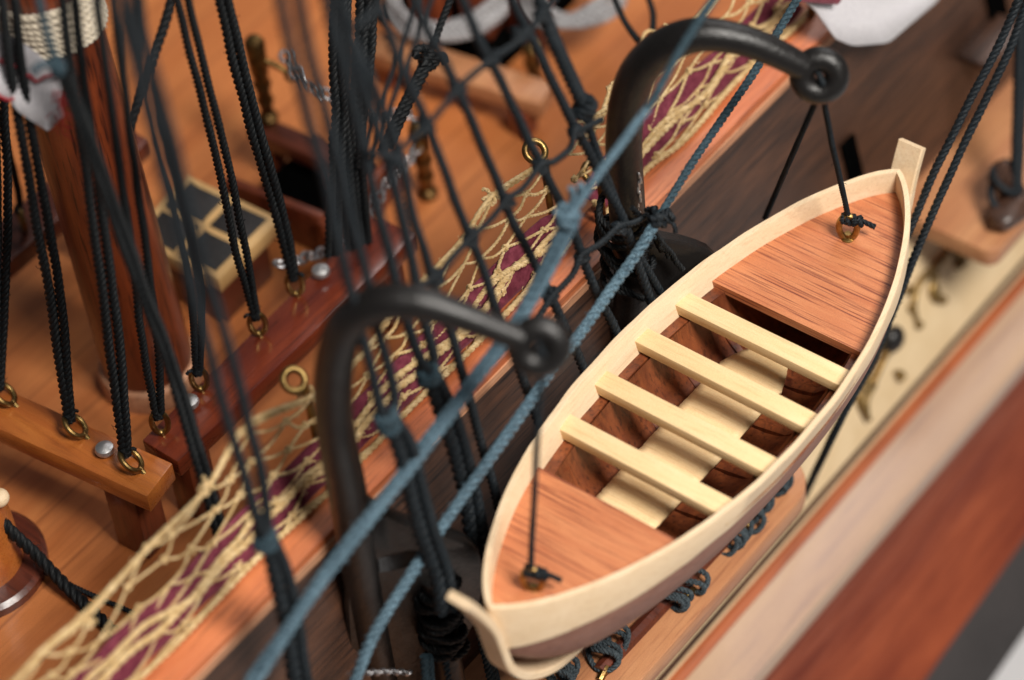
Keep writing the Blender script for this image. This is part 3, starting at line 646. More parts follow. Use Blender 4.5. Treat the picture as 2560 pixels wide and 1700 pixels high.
# ================================================================= HAMMOCK NETTING, MAROON CLOTH, STANCHIONS
def zline(x):   # height of the top thread of the netting
    return 1.38 + .2 * sin(x * 1.1 + .5) + .12 * sin(x * 2.7)
def netting(x0, x1, label):
    o = thing('hammock_netting', label, 'netting', (x0 / 2 + x1 / 2, .5, 0), 'yellow netting along the cap rail')
    rows = 9; dx = 1.05; n = int((x1 - x0) / dx); nodes = {}
    for k in range(rows + 1):
        t = k / rows
        for i in range(n + 1):
            x = x0 + (i + .5 * (k % 2)) * dx + random.uniform(-.16, .16)
            zt = zline(x)
            sag = .16 * sin(pi * t)
            y = .34 + (.82 - .34) * t ** .8 + random.uniform(-.03, .03); z = .10 + (zt - .10) * t - sag + random.uniform(-.04, .04)
            if k == 1: y -= .05
            nodes[k, i] = V((x, y, z))
    mb = MB(); kb = MB()
    for k in range(rows):
        for i in range(n + 1):
            for j in ((i, i - 1) if k % 2 == 0 else (i, i + 1)):
                if (k + 1, j) in nodes and random.random() > .06:
                    a, b = nodes[k, i], nodes[k + 1, j]; mid = a.lerp(b, .5) + V((random.uniform(-.03, .03), random.uniform(-.03, .03), -.04 - .03 * random.random()))
                    mb.rope([a, mid, b], random.uniform(.021, .028), strands=2, pitch=.14, step=.025, seg=8, depth=.35)
    kb = mb
    for (k, i), p in nodes.items():
        if 0 < k < rows and random.random() < .8:
            d = V((random.uniform(-1, 1), .2, random.uniform(-1, 1))); knot(kb, p, .024, d, 1.3, R=.036, tail=.05 if random.random() < .15 else 0)
    mb = MB()
    sel = lambda k, off, a: [nodes[k, i] + off + V((0, a * sin(i * 2.1), a * cos(i * 1.7))) for i in range(n + 1)]
    mb.rope(sel(rows, V((0, 0, 0)), .05), .047, strands=2, pitch=.26, step=.035); mb.rope(sel(rows, V((0, -.03, .07)), .07), .038, strands=2, pitch=.22, step=.03)
    tb = mb
    mb = MB(); mb.rope(sel(0, V((0, -.02, 0)), .03), .05, strands=2, pitch=.22, step=.03); mb.build('bottom_rope', 'yellow', o)
    mb = MB(); mid = [V((x, .44 + .03 * sin(x * 3), .42 + .07 * sin(x * 2.3))) for x in [x0 + .2 + i * .3 for i in range(int((x1 - x0 - .3) / .3))]]
    mb.rope(mid, .058, strands=2, pitch=.28, step=.04, jit=.10); mb.rope([p + V((.04, .05, .08)) for p in mid], .05, strands=2, pitch=.26, step=.04, jit=.16); mb.build('middle_rope', 'yellow', o)
    mb = tb   # tufts and frayed ends on the top rope
    for i in range(0, n, 2):
        p = nodes[rows, i]; knot(mb, p, .035, V((1, 0, .1)), 2, R=.06)
        for q_ in range(2):
            d = V((random.uniform(-.8, .3), random.uniform(.1, .8), random.uniform(-.1, .6))).normalized() * random.uniform(.12, .26)
            mb.rope([p, p + d * .6 + V((.03, 0, .03)), p + d], .032, strands=2, step=.03, seg=8)
    mb.build('top_rope', 'yellow', o); kb.build('mesh_threads', 'yellow', o)
def maroon(x0, x1, label):
    mb = MB(); rows = []
    for i in range(int((x1 - x0) / .12) + 1):
        x = x0 + i * .12; w = .03 * noise.noise(V((x * .9, 2, 0)))
        e = min(1, (x - x0 + .05) / .5, (x1 - x + .05) / .5) ** .5
        row = []
        for k in range(10):
            t = k / 9; row.append(V((x, .42 + (.30 + w) * t + .02 * noise.noise(V((x * 2, t * 3, 4))), .03 + (.08 + .50 * e * t ** 1.15 + .06 * sin(pi * t)) + .05 * noise.noise(V((x * 1.4, t * 2, 0))))))
        rows.append(row)
    mb.grid(rows)
    props(mb.build('hammock_cloth', 'maroon', smooth=80, loc=((x0 + x1) / 2, .5, 0.05), solid=.04), label, 'cloth', 'maroon cloth strips inside the netting')
netting(-12.2, 2.35, 'frayed yellow thread netting along rail left of far davit post')
netting(2.6, 8.1, 'yellow thread netting along rail beyond far davit post')
maroon(-12.2, 2.2, 'long maroon cloth strip inside netting left of far davit post')
maroon(2.65, 8.0, 'short maroon cloth strip inside netting beyond far davit post')
for px, py, lab in ((735, 950, 'large brass ring stanchion holding up netting beside near davit post'), (1338, 378, 'brass ring stanchion left of far davit behind the shrouds'), (1483, 430, 'brass ring stanchion half hidden against far davit post')):
    c = at('y', .86, px, py); o = thing('stanchion', lab, 'stanchion', V((c.x + .1, .62, 0)), 'brass ring stanchions holding the netting')
    mb = MB(); mb.torus(c, .15, .052, (-.1, -.6, .8), 30, 12); mb.build('ring', 'brass', o)
    mb = MB(); mb.tube(smooth_path([c + V((.01, -.14, -.11)), c + V((.06, -.14, -.2)), V((c.x + .16, .84, c.z - .4)), V((c.x + .12, .78, .5)), V((c.x + .1, .62, -.1))]), .055, 10); mb.build('shaft', 'brass', o)
p = at('y', .3, 2030, 55); o = thing('stanchion', 'thin gilt post at the far end of the netting', 'stanchion', (p.x, .3, 0), 'brass ring stanchions holding the netting')
mb = MB(); mb.tube([V((p.x, .3, -.1)), V((p.x, .3, 1.1))], .06, 10); mb.build('shaft', 'gold', o); mb = MB(); mb.torus((p.x, .3, 1.3), .17, .05, (.9, -.4, 0)); mb.build('ring', 'gold', o)
p = at('y', .3, 1505, 560); o = thing('stanchion', 'thin brass post hidden between far davit and netting end', 'stanchion', (p.x, .3, 0), 'brass ring stanchions holding the netting')
mb = MB(); mb.tube([V((p.x, .25, -.1)), V((p.x, .3, 1.6))], .045, 10); mb.build('shaft', 'oldbrass', o)
# domed brass eyes of the gun tackles inside the bulwark, peeping over the cloth
for px, py, lab in ((432, 1470, 'middle one of the brass domes peeping over maroon cloth'), (552, 1350, 'upper one of the brass domes peeping over maroon cloth, under black cord'), (330, 1590, 'lowest one of the brass domes peeping over maroon cloth')):
    c = at('y', 1.2, px + 12, py + 18); mb = MB(); mb.ball(c, .21, (1, 1, .8), 3); mb.tube([c, c + V((0, -.1, -.5)), V((c.x, .6, c.z - 1.0))], .08, 10)
    props(mb.build('brass_dome', 'brass', loc=c), lab, 'brass dome', 'brass domes inside the bulwark')
# small yellow loop caught on the far deck cords
mb = MB(); c = at('y', 1.6, 1625, 110)
mb.rope([c + V((.2 * cos(t), .1 * sin(t * 1.3), .14 * sin(t))) for t in [i * .5 for i in range(14)]], .04, strands=2); c2_ = at('y', 1.1, 1530, 225)
mb.rope([c, at('y', 1.4, 1580, 165), c2_, at('y', .9, 1500, 300), at('y', .85, 1450, 360)], .05, strands=2, pitch=.25); knot(mb, c2_, .04, V((1, 0, 0)), 2, tail=.1)
props(mb.build('thread_loop', 'yellow', loc=c), 'loose yellow thread running from far davit to brass ring', 'thread')

# ================================================================= DAVITS
def davit(base, eyep, pxs, radii, label, plate, hole, plate_label=None):
    o = thing('davit', label, 'davit', base)
    e = V(eyep); b = V(base); nrm = V((e.y - b.y, -(e.x - b.x), 0)).normalized(); c = b.dot(nrm)
    P = [V((b.x, b.y, -3.3)), V((b.x, b.y, -1.5))] + [atpl(nrm, c, *q) for q in pxs]
    rr = [radii[0], radii[0]] + list(radii[1:])
    Q = smooth_path(P); R = []
    for i in range(len(Q)): 
        t = i / 8; k = min(int(t), len(rr) - 1); k2 = min(k + 1, len(rr) - 1); R.append(rr[k] + (rr[k2] - rr[k]) * (t - k))
    mb = MB()
    mb.tube(Q, R, 20); mb.build('post', 'black', o)
    d = (P[-1] - P[-2]).normalized(); ce = P[-1] + d * .26; ax = (nrm * (1 if nrm.dot(CAM) > 0 else -1)).normalized()
    mb = MB(); ax = (ax * .8 + (CAM - ce).normalized()).normalized(); mb.torus(ce, .235, .17, ax, 36, 16); mb.torus(ce, .27, .13, ax, 36, 16); mb.build('eye', 'black', o)
    # foot bracket: a flat plate with a hole, standing out from the post
    dv = V((.8, -.6, 0)); pn = V((.6, .8, 0)); pc = b.dot(pn); th = .13
    def sz(q):
        p = atpl(pn, pc, *q); return V(((p - b).dot(dv), p.z))
    out = [sz(q) for q in plate]; hc = sz(hole[:2]); hr = hole[2]
    N_ = 40; A_ = []; B_ = []
    for i in range(N_):
        a = 2 * pi * i / N_; d2 = V((cos(a), sin(a))); best = None
        for k in range(len(out)):
            p, q_ = out[k], out[(k + 1) % len(out)]; e_ = q_ - p; den = d2.x * e_.y - d2.y * e_.x
            if abs(den) < 1e-9: continue
            w = p - hc; t = (w.x * e_.y - w.y * e_.x) / den; u = (w.x * d2.y - w.y * d2.x) / den
            if t > 0 and -1e-6 <= u <= 1 + 1e-6 and (best is None or t < best): best = t
        A_.append(hc + d2 * best); B_.append(hc + V((d2.x * hr, d2.y * hr * .5)))
    v3 = lambda p, s: V((b.x, b.y, 0)) + dv * p.x + V((0, 0, p.y)) + pn * s * th
    sh_ = [hc + (p - hc) * .95 for p in A_]
    vs = [v3(p, -.6) for p in A_] + [v3(p, -1) for p in sh_] + [v3(p, -1) for p in B_] + [v3(p, 1) for p in B_] + [v3(p, 1) for p in sh_] + [v3(p, .6) for p in A_]
    fs = [(r * N_ + i, r * N_ + (i + 1) % N_, ((r + 1) % 6) * N_ + (i + 1) % N_, ((r + 1) % 6) * N_ + i) for r in range(6) for i in range(N_)]
    mb = MB(); mb.add(vs, fs); mb.build('bracket', 'black', o, 50)
    return ce, o
near_b = V((-4.08, -.5, 0)); far_b = V((2.0, -.5, 0))
PL = [(885, 1215), (940, 1262), (1010, 1292), (1100, 1318), (1170, 1345), (1200, 1380), (1205, 1460), (1180, 1560), (1120, 1640), (1040, 1720), (960, 1800), (880, 1800), (860, 1500)]
ce1, dv1 = davit(near_b, (-2.7, -2.9, 0), [(868, 1230), (835, 1040), (838, 900), (872, 805), (950, 758), (1050, 758), (1150, 788), (1240, 822), (1300, 846)],
      [.26, .26, .25, .25, .245, .24, .22, .19, .17, .17, .19], 'blurred black iron davit curving over the boat bow', PL, (985, 1385, .36))
PLf = [(1560, 560), (1610, 575), (1650, 585), (1720, 598), (1780, 622), (1800, 660), (1795, 760), (1720, 880), (1640, 1000), (1560, 1100), (1530, 900)]
ce2, dv2 = davit(far_b, (3.55, -2.9, 0), [(1580, 680), (1566, 500), (1560, 330), (1582, 210), (1640, 130), (1735, 88), (1840, 96), (1930, 128), (2008, 168)],
      [.26, .26, .26, .255, .26, .255, .24, .215, .20, .18, .20], 'black iron davit arching over netting to the far end of the boat', PLf, (1680, 780, .12))
# worn white paint chips along the far davit post edge
mb = MB()
for i in range(9):
    p = atpl(V((.736, .677, 0)).normalized(), far_b.dot(V((.736, .677, 0)).normalized()) - .215, 1598 + 4 * sin(i * 1.7), 440 + i * 12); mb.ball(p, .035, (.5, .5, 1.5 + random.random()), 2, .6)
mb.build('paint_chip', 'silver', dv2)
# lashing round the far davit post
o = thing('lashing', 'tangled black cord lashing round far davit post above its bracket', 'rope', (2, -.5, 1.3))
mb = MB(); c0 = atpl(V((1, 0, 0)), 1.95, 1570, 540); 
for q_ in range(3):
    sd = q_ * 7.3
    mb.rope([V((2.0, -.5, 0)) + V((cos(i * .62 + sd) * (.34 + .05 * sin(i)), sin(i * .62 + sd) * (.34 + .04 * cos(i * 1.3)) - .05, 1.45 - .055 * i + .1 * sin(i * 1.1 + sd) - .2 * q_)) for i in range(26)], .05, jit=.04)
for i in range(9):
    a = sh(1580 + i * 9, 520 + 12 * i, -.02); mb.rope([a, a + V((.12, -.05, -.25)), a + V((.22, -.1 - .1 * sin(i), -.55))], .045, jit=.04)
mb.build('cord', 'ropeblack', o)
# silver chain by the near davit foot
o = thing('chain', 'short silver chain at the foot of the near davit', 'chain', at('y', -1.2, 955, 1685))
mb = MB()
for i in range(9): mb = MB(); mb.torus(at('y', -1.2, 925 + i * 12, 1682 - 3 * sin(i * .4)), .05, .018, (1, 0, 0) if i % 2 else (0, .6, .8), 12, 6); mb.build('link', 'chain', o)

# ================================================================= LIFEBOAT
BC = V((.74, -2.83, 0)); HL = 4.86; HB = 1.63
boat = thing('lifeboat', 'pale wooden lifeboat with four thwarts hanging from two black davits', 'boat', (BC.x, BC.y, -2.1))
def hb(x):
    t = min(1, abs((x - BC.x) / HL)); return HB * max(0, 1 - t ** 2.1) ** .74
def sheer(x):
    t = (x - BC.x) / HL; return .03 + .26 * abs(t) ** 2.4
def keelz(x):
    t = abs((x - BC.x) / HL); return -2.0 + 1.2 * t ** 6
NX = 90
xsb = [BC.x + HL * sin(pi / 2 * (-1 + 2 * i / NX)) for i in range(NX + 1)]
def plank_ring(offin, z_lo, z_hi, taper=0):
    """wall following the gunwale; returns closed strip both sides"""
    pass
TK = .095
def STRx(x):
    t = min(1, abs((x - BC.x) / HL)); return .58 + .24 * t ** 2.5
def fbx(x):
    t = min(1, abs((x - BC.x) / HL)); return .90 + .085 * t ** 2
def gun(x, side, inset=0):
    b = max(0, hb(x) - inset); return V((x, BC.y + side * b, 0))
def offset_poly(inset):
    """outline of the boat offset inwards by its normal, for one side; y>=0 half-breadths"""
    pts = []
    for i, x in enumerate(xsb):
        a = xsb[max(0, i - 1)]; b = xsb[min(NX, i + 1)]; tx, ty = b - a, hb(b) - hb(a); l = sqrt(tx * tx + ty * ty)
        nx_, ny_ = ty / l, -tx / l   # inward normal
        pts.append((x + nx_ * inset, max(0.0, hb(x) + ny_ * inset)))
    return pts
out0 = offset_poly(0); in0 = offset_poly(TK)
mb = MB()
for side in (1, -1):
    rows = []
    for (xo, yo), (xi, yi) in zip(out0, in0):
        s_ = sheer(xo); f = .93 + 0 * xo
        top_o = V((xo, BC.y + side * yo, s_)); top_i = V((xi, BC.y + side * max(yi, 0), s_))
        bot_o = V((xo, BC.y + side * yo * fbx(xo), s_ - STRx(xo))); bot_i = V((xi, BC.y + side * yi * fbx(xo), s_ - STRx(xo)))
        m1 = top_o.lerp(top_i, .12) ; m2 = top_i.lerp(top_o, .12)
        rows.append([bot_i, top_i.lerp(bot_i, .03), m2 + V((0, 0, .006)), m1 + V((0, 0, .006)), top_o.lerp(bot_o, .03), bot_o, bot_i])
    rows = [[p + V((0, 1, 0)) * .012 * noise.noise(p * 1.6) + V((0, 0, 1)) * (.012 * noise.noise(p * 2.1) + .004 * noise.noise(p * 17)) for p in r] for r in rows]
    mb.grid(rows if side == 1 else [r[::-1] for r in rows])
mb.build('sheer_strake', 'boxwood', boat, 30)
# lower hull (brown), round bilge
mb = MB()
for side in (1, -1):
    rows = []
    for (xo, yo) in offset_poly(.05):
        s_ = sheer(xo) - STRx(xo) + .02; kz = keelz(xo) ; row = []
        for k in range(11):
            a = pi / 2 * k / 10; row.append(V((xo * 1 - 0 + (BC.x - xo) * .05 * (k / 10) ** 2, BC.y + side * yo * fbx(xo) * cos(a) ** .85 if k < 10 else BC.y, s_ + (kz - s_) * sin(a) ** 1.15)))
        rows.append(row)
    mb.grid(rows if side == -1 else [r[::-1] for r in rows])
mb.build('bottom_planking', 'boathull', boat, 60)
# inner shell
mb = MB()
for side in (1, -1):
    rows = []
    for (xo, yo) in offset_poly(.20):
        s_ = sheer(xo) - .42; kz = keelz(xo) + .55; row = []
        for k in range(9):
            a = pi / 2 * k / 8; row.append(V((xo, BC.y + side * yo * .86 * cos(a) ** .7 if k < 8 else BC.y, s_ + (kz - s_) * sin(a) ** 1.3)))
        rows.append(row)
    mb.grid(rows if side == 1 else [r[::-1] for r in rows])
mb.build('inner_planking', 'boatin', boat, 60)
# clamp (brown ledge under the thwarts)
oc, ic = offset_poly(TK + .005), offset_poly(TK + .26)
mb = MB()
for side in (1, -1):
    rows = []
    for (xo, yo), (xi, yi) in zip(oc, ic):
        if not (-1.75 < xo < 3.0): continue
        z = sheer(xo) - .44
        rows.append([V((xo, BC.y + side * yo, z)), V((xi, BC.y + side * yi, z)), V((xi, BC.y + side * yi, z - .32)), V((xi, BC.y + side * (yi + .04), z - .5))])
    mb.grid(rows if side == 1 else [r[::-1] for r in rows])
mb.build('clamp_ledge', 'boatin', boat, 20, solid=0)
# frames
for xf in (-1.15, -.25, .68, 1.62, 2.5):
    mb = MB(); b = hb(xf)
    mb.tube([V((xf, BC.y + sy * yy, zz)) for sy, yy, zz in ((1, b - .36, -.55), (1, b - .45, -.9), (1, b - .85, -1.3), (1, .2, -1.42), (-1, .2, -1.42), (-1, b - .85, -1.3), (-1, b - .45, -.9), (-1, b - .36, -.55))], .09, 6)
    mb.build('frame', 'boatin', boat)
# floor board, pale cross-grained strip bent along the boat
mb = MB(); fl = []
for i in range(200):
    x = -1.9 + 4.75 * i / 199; row = []
    w = .60 * (1 - .1 * abs((x - .7) / 3)) if x < 2.0 else .60 * (1 - .75 * max(0, (x - 2.0) / .85) ** 1.2)
    for k in range(9):
        t = -1 + 2 * k / 8; row.append(V((x + .012 * sin(k * 3 + i), BC.y + .19 + t * w * .88, -1.02 - .03 * t * t + .005 * sin(x * 23 + sin(x * 7) * 2) + .004 * sin(x * 51))))
    fl.append(row)
mb.grid(fl); mb.build('floor_board', 'boxwood_y', boat, 60, solid=.06)
# end decks
def end_deck(xa, xb, zt=-.30):
    pts = [(x, y) for (x, y) in offset_poly(TK + .004) if xa < x < xb]
    edge = hb(xa if xa > 0 else xb) - TK - .004
    xe = xa if xa > 0 else xb
    if xa > 0: ring = [(xe, edge)] + pts + [(x, -y) for x, y in pts[::-1]] + [(xe, -edge)]
    else: ring = [(xe, -edge)] + [(x, -y) for x, y in pts[::-1]] + pts + [(xe, edge)]
    P = []
    for x, y in ring:
        q_ = V((x, BC.y + y, zt - .15))
        if not P or (P[-1] - q_).length > .01: P.append(q_)
    # follow the sheer gently
    bm = bmesh.new(); a = [bm.verts.new(p) for p in P]; b = [bm.verts.new(p + V((0, 0, .15))) for p in P]; n = len(a)
    for f in (a[::-1], b): bm.faces.new(f)
    for i in range(n): bm.faces.new((a[i], a[(i + 1) % n], b[(i + 1) % n], b[i]))
    bmesh.ops.recalc_face_normals(bm, faces=bm.faces)
    for v in bm.verts: v.co.z += sheer(v.co.x) * .7
    mb = MB(); mb.bm(bm); mb.build('end_deck', 'boatdeck', boat, 30)
end_deck(2.68, 5.7); end_deck(-4.3, -1.5)
# thwarts
for xt in (2.10, 1.20, .23, -.70):
    b = hb(xt) - TK - .01; mb = MB(); w = .19
    mb.box((xt, BC.y, -.27), (w * 1.65, 2 * b, .18), Matrix.Rotation(random.uniform(-.02, .02), 3, 'Z'), .012); mb.build('thwart', 'boxwood_y', boat)
# stem, keel and stern post: one bent strip round the profile
def strip_path(P, w, th, name='keel_strip'):
    mb = MB(); Q = resample(smooth_path(P), .1); n = len(Q); rows = []
    for i in range(n):
        t = (Q[min(i + 1, n - 1)] - Q[max(i - 1, 0)]).normalized(); nn = V((t.z, 0, -t.x)).normalized(); yv = V((0, 1, 0))
        a, b = Q[i] + nn * th / 2, Q[i] - nn * th / 2; h = w / 2; e = .02
        rows.append([a + yv * (h - e), b + yv * (h - e), b + yv * h, a + yv * h][0:0] or [a - yv * (h - e), a + yv * (h - e), a - nn * e + yv * h, b + nn * e + yv * h, b + yv * (h - e), b - yv * (h - e), b + nn * e - yv * h, a - nn * e - yv * h])
    k = 8; vs = [p for r in rows for p in r]; fs = [(i * k + j, i * k + (j + 1) % k, (i + 1) * k + (j + 1) % k, (i + 1) * k + j) for i in range(n - 1) for j in range(k)]
    fs += [tuple(range(k))[::-1], tuple((n - 1) * k + j for j in range(k))]; mb.add(vs, fs)
    bm = bmesh.new(); me = bpy.data.meshes.new('t'); me.from_pydata(mb.v, [], mb.f); bm.from_mesh(me); bmesh.ops.recalc_face_normals(bm, faces=bm.faces); mb = MB(); mb.bm(bm)
    return mb.build(name, 'boxwood', boat, 30)
y0 = BC.y
strip_path([V((5.93, y0, .52)), V((5.82, y0, .3)), V((5.70, y0, 0)), V((5.55, y0, -.5)), V((5.3, y0, -1.2)), V((4.7, y0, -1.85)), V((3.4, y0, -2.08)), V((.7, y0, -2.1))], .42, .13, 'stem')
strip_path([V((-4.62, y0, 1.0)), V((-4.38, y0, .5)), V((-4.19, y0, 0)), V((-4.10, y0, -.5)), V((-3.98, y0, -1.05)), V((-3.6, y0, -1.6)), V((-2.9, y0, -2.0)), V((-1.5, y0, -2.1)), V((.7, y0, -2.1))], .36, .13, 'stem')
# lifting rings on the end decks
def lift(px, py, lab):
    p = at('z', -.18, px, py); p.y = min(max(p.y, BC.y - .15), BC.y + .15)
    mb = MB(); mb.torus(p + V((0, 0, .22)), .13, .05, (.9, .5, 0), 24, 10, ecc=1.7); mb.tube([p - V((0, 0, .1)), p + V((0, 0, .1))], .05, 8)
    mb.lathe(p - V((0, 0, .02)), [(.11, 0), (.10, .03), (.05, .05)])
    mb.build('lifting_ring', 'brass', boat); return p + V((0, 0, .38))
l1 = lift(1335, 1475, 'n'); l2 = lift(2120, 595, 'f')
# falls: the thin cords from the davit eyes to the boat
def fall(ce, lr, lab, extra=None):
    o = thing('boat_fall', lab, 'rope', lr, 'falls holding the lifeboat')
    mb = MB(); a = ce + V((0, 0, -.12)); mid = a.lerp(lr, .5) + V((.02, .02, 0))
    mb.rope([ce + V((0, .03, .10)), ce + V((-.1, -.12, -.02)), a + V((-.02, -.05, -.12)), mid, lr + V((0, 0, .1)), lr], .045, jit=.015)
    mb.rope([ce + V((.02, .1, .08)), ce + V((.08, .05, -.1)), a + V((0, -.05, -.15))], .045)
    if extra: mb.rope([a + V((0, -.02, -.12)), extra[-1]], .045)
    mb.rope([lr, lr + V((.05, -.12, .02)), lr + V((.12, -.24, -.05)), lr + V((.16, -.36, -.10))], .045)
    mb.build('cord', 'ropedark', o)
    mb = MB(); knot(mb, lr, .04, V((.3, -1, -.1)), 2.6, R=.06); knot(mb, lr + V((.05, -.12, 0)), .04, V((.3, -1, -.1)), 2, R=.055); mb.build('knot', 'ropedark', o)
fall(ce1, l1, 'thin dark cord from near davit eye to the boat bow ring')
ex = [atpl(V((0, 1, 0)), -1.25, 1912, 545)]
fall(ce2, l2, 'forked dark cord from far davit eye to ring near boat stem', ex)

# ================================================================= DECK FURNITURE
# slate topped hatch
hc = thing('hatch', 'small hatch box with cream frame and four dark slate panes', 'hatch', (.75, 6.9, -3))
za = -1.75
c4 = [at('z', za, 466, 436), at('z', za, 700, 545), at('z', za, 545, 700), at('z', za, 322, 590)]
mb = MB(); mb.hexa([V((p.x, p.y, za - .30)) for p in c4] + [V((p.x, p.y, za)) for p in c4], .03); mb.build('lid', 'tanwood', hc)
def quad(u, v): return c4[0].lerp(c4[1], u).lerp(c4[3].lerp(c4[2], u), v)
for (u0, u1) in ((.08, .46), (.54, .92)):
    for (v0, v1) in ((.08, .46), (.54, .92)):
        q4 = [quad(u0, v0), quad(u1, v0), quad(u1, v1), quad(u0, v1)]; mb = MB(); mb.hexa([p + V((0, 0, -.02)) for p in q4] + [p + V((0, 0, .012)) for p in q4], .004); mb.build('pane', 'pane', hc)
ctr = quad(.5, .5); mb = MB(); q4 = [ctr.lerp(p, .78) for p in c4]; mb.hexa([V((p.x, p.y, -3)) for p in q4] + [V((p.x, p.y, za - .31)) for p in q4], .03); mb.build('box', 'dark_red', hc)
# dark companion opening between hatch and far rail
p = at('z', -2.6, 800, 460)
o = thing('companionway', 'dark open box behind the shroud bundle with red wooden sides', 'opening', (p.x, p.y, -3))
mb = MB(); mb.box((p.x, p.y, -2.8), (1.7, 1.6, .44), None, .02); mb.build('well', 'cover', o)
mb = MB(); mb.box((p.x - .95, p.y + .1, -2.55), (.16, 1.9, .8), Matrix.Rotation(.1, 3, 'Z'), .02); mb.box((p.x, p.y - .9, -2.6), (2.0, .16, .8), None, .02); mb.build('coaming', 'postwood', o)
# cross rail with brass posts and chain
def brass_post(p, label, h=1.3, group='brass posts on the far deck'):
    mb = MB(); mb.lathe(p, [(.17, 0), (.17, .1), (.10, .18), (.12, .35), (.15, .45), (.11, .55), (.13, .7), (.16, .8), (.12, .9), (.15, 1.05), (.17, h - .08), (.12, h), (.02, h + .03)], (0, 0, 1), 20)
    return props(mb.build('post', 'oldbrass', loc=p), label, 'post', group)
za = -2.0
o = thing('cross_rail', 'brown wooden cross rail behind hatch carrying a brass post', 'rail', at('z', za, 740, 340))
mb = MB(); q4 = [at('z', za, 615, 322), at('z', za, 860, 425), at('z', za, 890, 380), at('z', za, 650, 285)]; bar(mb, q4[::-1], za, .3); mb.build('rail_bar', 'dark_red', o)
e = q4[1]; mb = MB(); mb.box((e.x + .1, e.y + .3, -2.65), (.3, .3, .7), None, .02); mb.build('leg', 'postwood', o); mb = MB(); e = q4[0]; mb.box((e.x + .2, e.y - .3, -2.65), (.3, .3, .7), None, .02); mb.build('leg', 'postwood', o)
p1 = at('z', za, 672, 300); brass_post(p1, 'tall turned brass post on cross rail behind hatch', 1.75)
mb = MB(); mb.tube(smooth_path([p1 + V((0, 0, 1.35)), p1 + V((.1, -.25, 1.25)), p1 + V((.2, -.45, 1.1))]), .05, 8); mb.torus(p1 + V((.22, -.5, 1.05)), .1, .03, (1, 1, 0)); props(mb.build('hook', 'oldbrass', loc=p1), 'curled brass hook on tall post behind hatch', 'hook')
p2 = at('z', -3, 1070, 488); brass_post(p2, 'brown turned post standing on deck behind the shrouds', 1.55)
p3 = at('z', -2.95, 1342, 245); brass_post(p3, 'dark brass post at the end of far cross rail', 1.2)
o = thing('chain', 'slack silver chain sagging between brass posts behind the shrouds', 'chain', p1)
cps = [at('y', 6.9, 715, 140), at('y', 6.4, 760, 205), at('y', 5.9, 820, 240), at('y', 5.6, 905, 285), at('y', 5.4, 960, 292), at('y', 5.2, 1020, 285), at('y', 5.1, 1050, 340), at('y', 4.9, 1020, 400), at('y', 4.7, 960, 470), at('y', 4.6, 905, 560), at('y', 4.6, 840, 620), at('y', 4.7, 700, 660)]
CP = resample(smooth_path(cps), .17); mb = MB()
for i, p in enumerate(CP): 
    t = (CP[min(i + 1, len(CP) - 1)] - CP[max(i - 1, 0)]).normalized(); s_ = t.cross(V((0, 0, 1))).normalized(); nn = s_ if i % 2 else t.cross(s_)
    mb = MB(); mb.torus(p, .095, .032, nn, 12, 6); mb.build('link', 'chain', o)
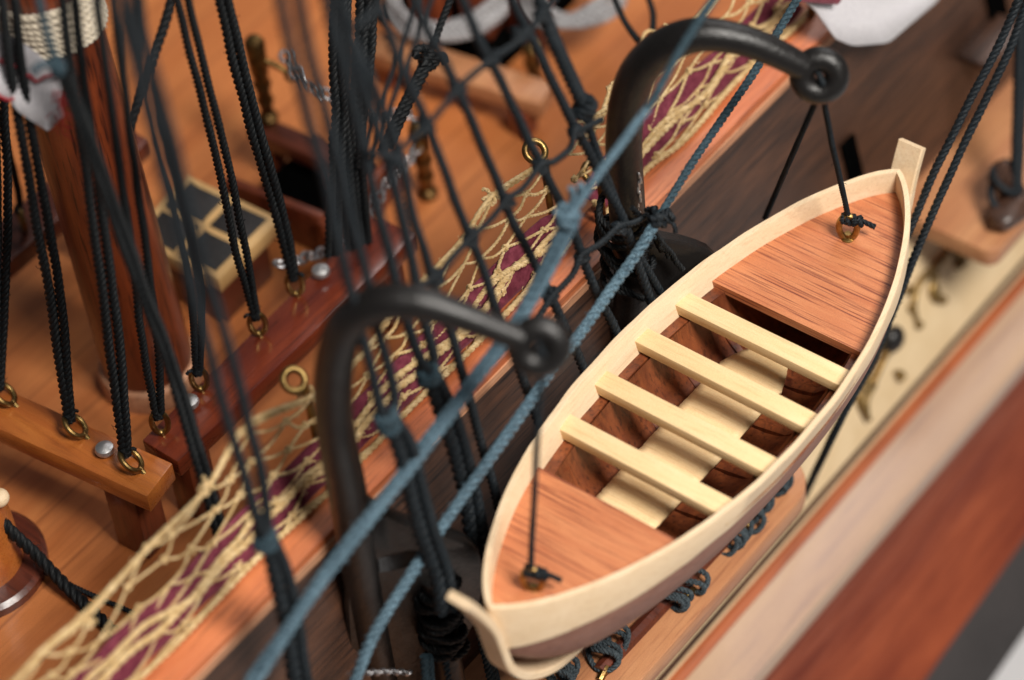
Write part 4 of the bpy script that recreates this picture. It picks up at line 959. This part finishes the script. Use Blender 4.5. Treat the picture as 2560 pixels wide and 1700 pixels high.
# far cross rail and rope coils at the second mast foot
o = thing('cross_rail', 'light brown cross rail at top centre below the silver cord coils', 'rail', at('z', -2.2, 1150, 200))
za = -2.2; mb = MB(); q4 = [at('z', za, 915, 130), at('z', za, 1350, 262), at('z', za, 1385, 205), at('z', za, 950, 72)]; bar(mb, q4[::-1], za, .32); mb.build('rail_bar', 'channel', o)
mb = MB(); e = q4[1].lerp(q4[3], .12); mb.box((e.x, e.y, -2.76), (.35, .35, .48), None, .02); mb.build('leg', 'postwood', o); mb = MB(); e = q4[0]; mb.box((e.x + .3, e.y - .2, -2.76), (.35, .35, .48), None, .02); mb.build('leg', 'postwood', o)
p = at('z', -3, 1195, 30)
o = thing('bitts', 'dark red wooden bitts with brass caps under the silver coils at top centre', 'bitts', p)
for i, (px, py, w) in enumerate(((1090, 50, .55), (1215, 70, .55), (1330, 60, .6))):
    q_ = at('z', -3, px, py + 40); mb = MB(); mb.box((q_.x, q_.y, -2.2), (w, w, 1.6), Matrix.Rotation(.2, 3, 'Z'), .04); mb.build('bitt_post', 'postwood', o)
    mb = MB(); mb.ball((q_.x, q_.y, -1.35), .25, (1, 1, .8), 3); mb.build('cap', 'oldbrass', o)
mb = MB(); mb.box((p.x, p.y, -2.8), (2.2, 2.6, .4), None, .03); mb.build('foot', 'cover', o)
for (cx, cy, Rx, lab, ty) in ((1120, -20, .95, 'silver braided cord coil hanging left at top centre', 0), (1430, -30, .75, 'silver braided cord coil hanging right at top centre', 0)):
    c = at('z', -1.7, cx, cy); mb = MB()
    for k in range(3):
        mb.rope([c + V((cos(t) * (Rx * .9 + .08 * k), sin(t) * (Rx * .9 + .08 * k), -.07 * k + .05 * sin(3 * t + k))) for t in [2 * pi * j / 26 for j in range(27)]], .09, pitch=.3, step=.05, jit=.08)
    props(mb.build('cord_coil', 'silvercord', loc=c), lab, 'cord coil', 'silver cord coils')
# bottom left: capstan foot with glue, and a black cord to the deck
c = at('z', -3, -55, 1420)
o = thing('bitt', 'reddish round wooden bitt base cut by the left picture edge', 'bitt', c)
mb = MB(); mb.lathe(c, [(1.05, 0), (1.05, .14), (.98, .2), (.75, .22)], (0, 0, 1), 40); mb.build('base', 'dark_red', o)
mb = MB(); mb.lathe(c, [(.72, .2), (.70, 1.0), (.66, 1.5), (.5, 1.6)], (0, 0, 1), 40); mb.build('drum', 'pinrail', o)
q_ = at('z', -1.3, -4, 1245); mb = MB(); mb.ball(q_, .16, (1, 1, .8), 3); mb.build('knob', 'boxwood', o)
a = at('z', -1.6, -40, 1240)
rope_thing('thick black cord running down across deck at lower left', [[a, at('z', -1.9, 15, 1315), at('z', -2.5, 100, 1400), at('z', -2.85, 200, 1500), at('z', -2.9, 285, 1580), at('z', -2.9, 340, 1630)]], .10, 'ropeblack', group='long cords crossing the deck')
rope_thing('thin dark cord lying on deck beside the thick black cord', [[at('z', -2.93, 90, 1415), at('z', -2.93, 130, 1440), at('z', -2.93, 260, 1500), at('z', -2.93, 360, 1545)]], .04, 'ropedark')
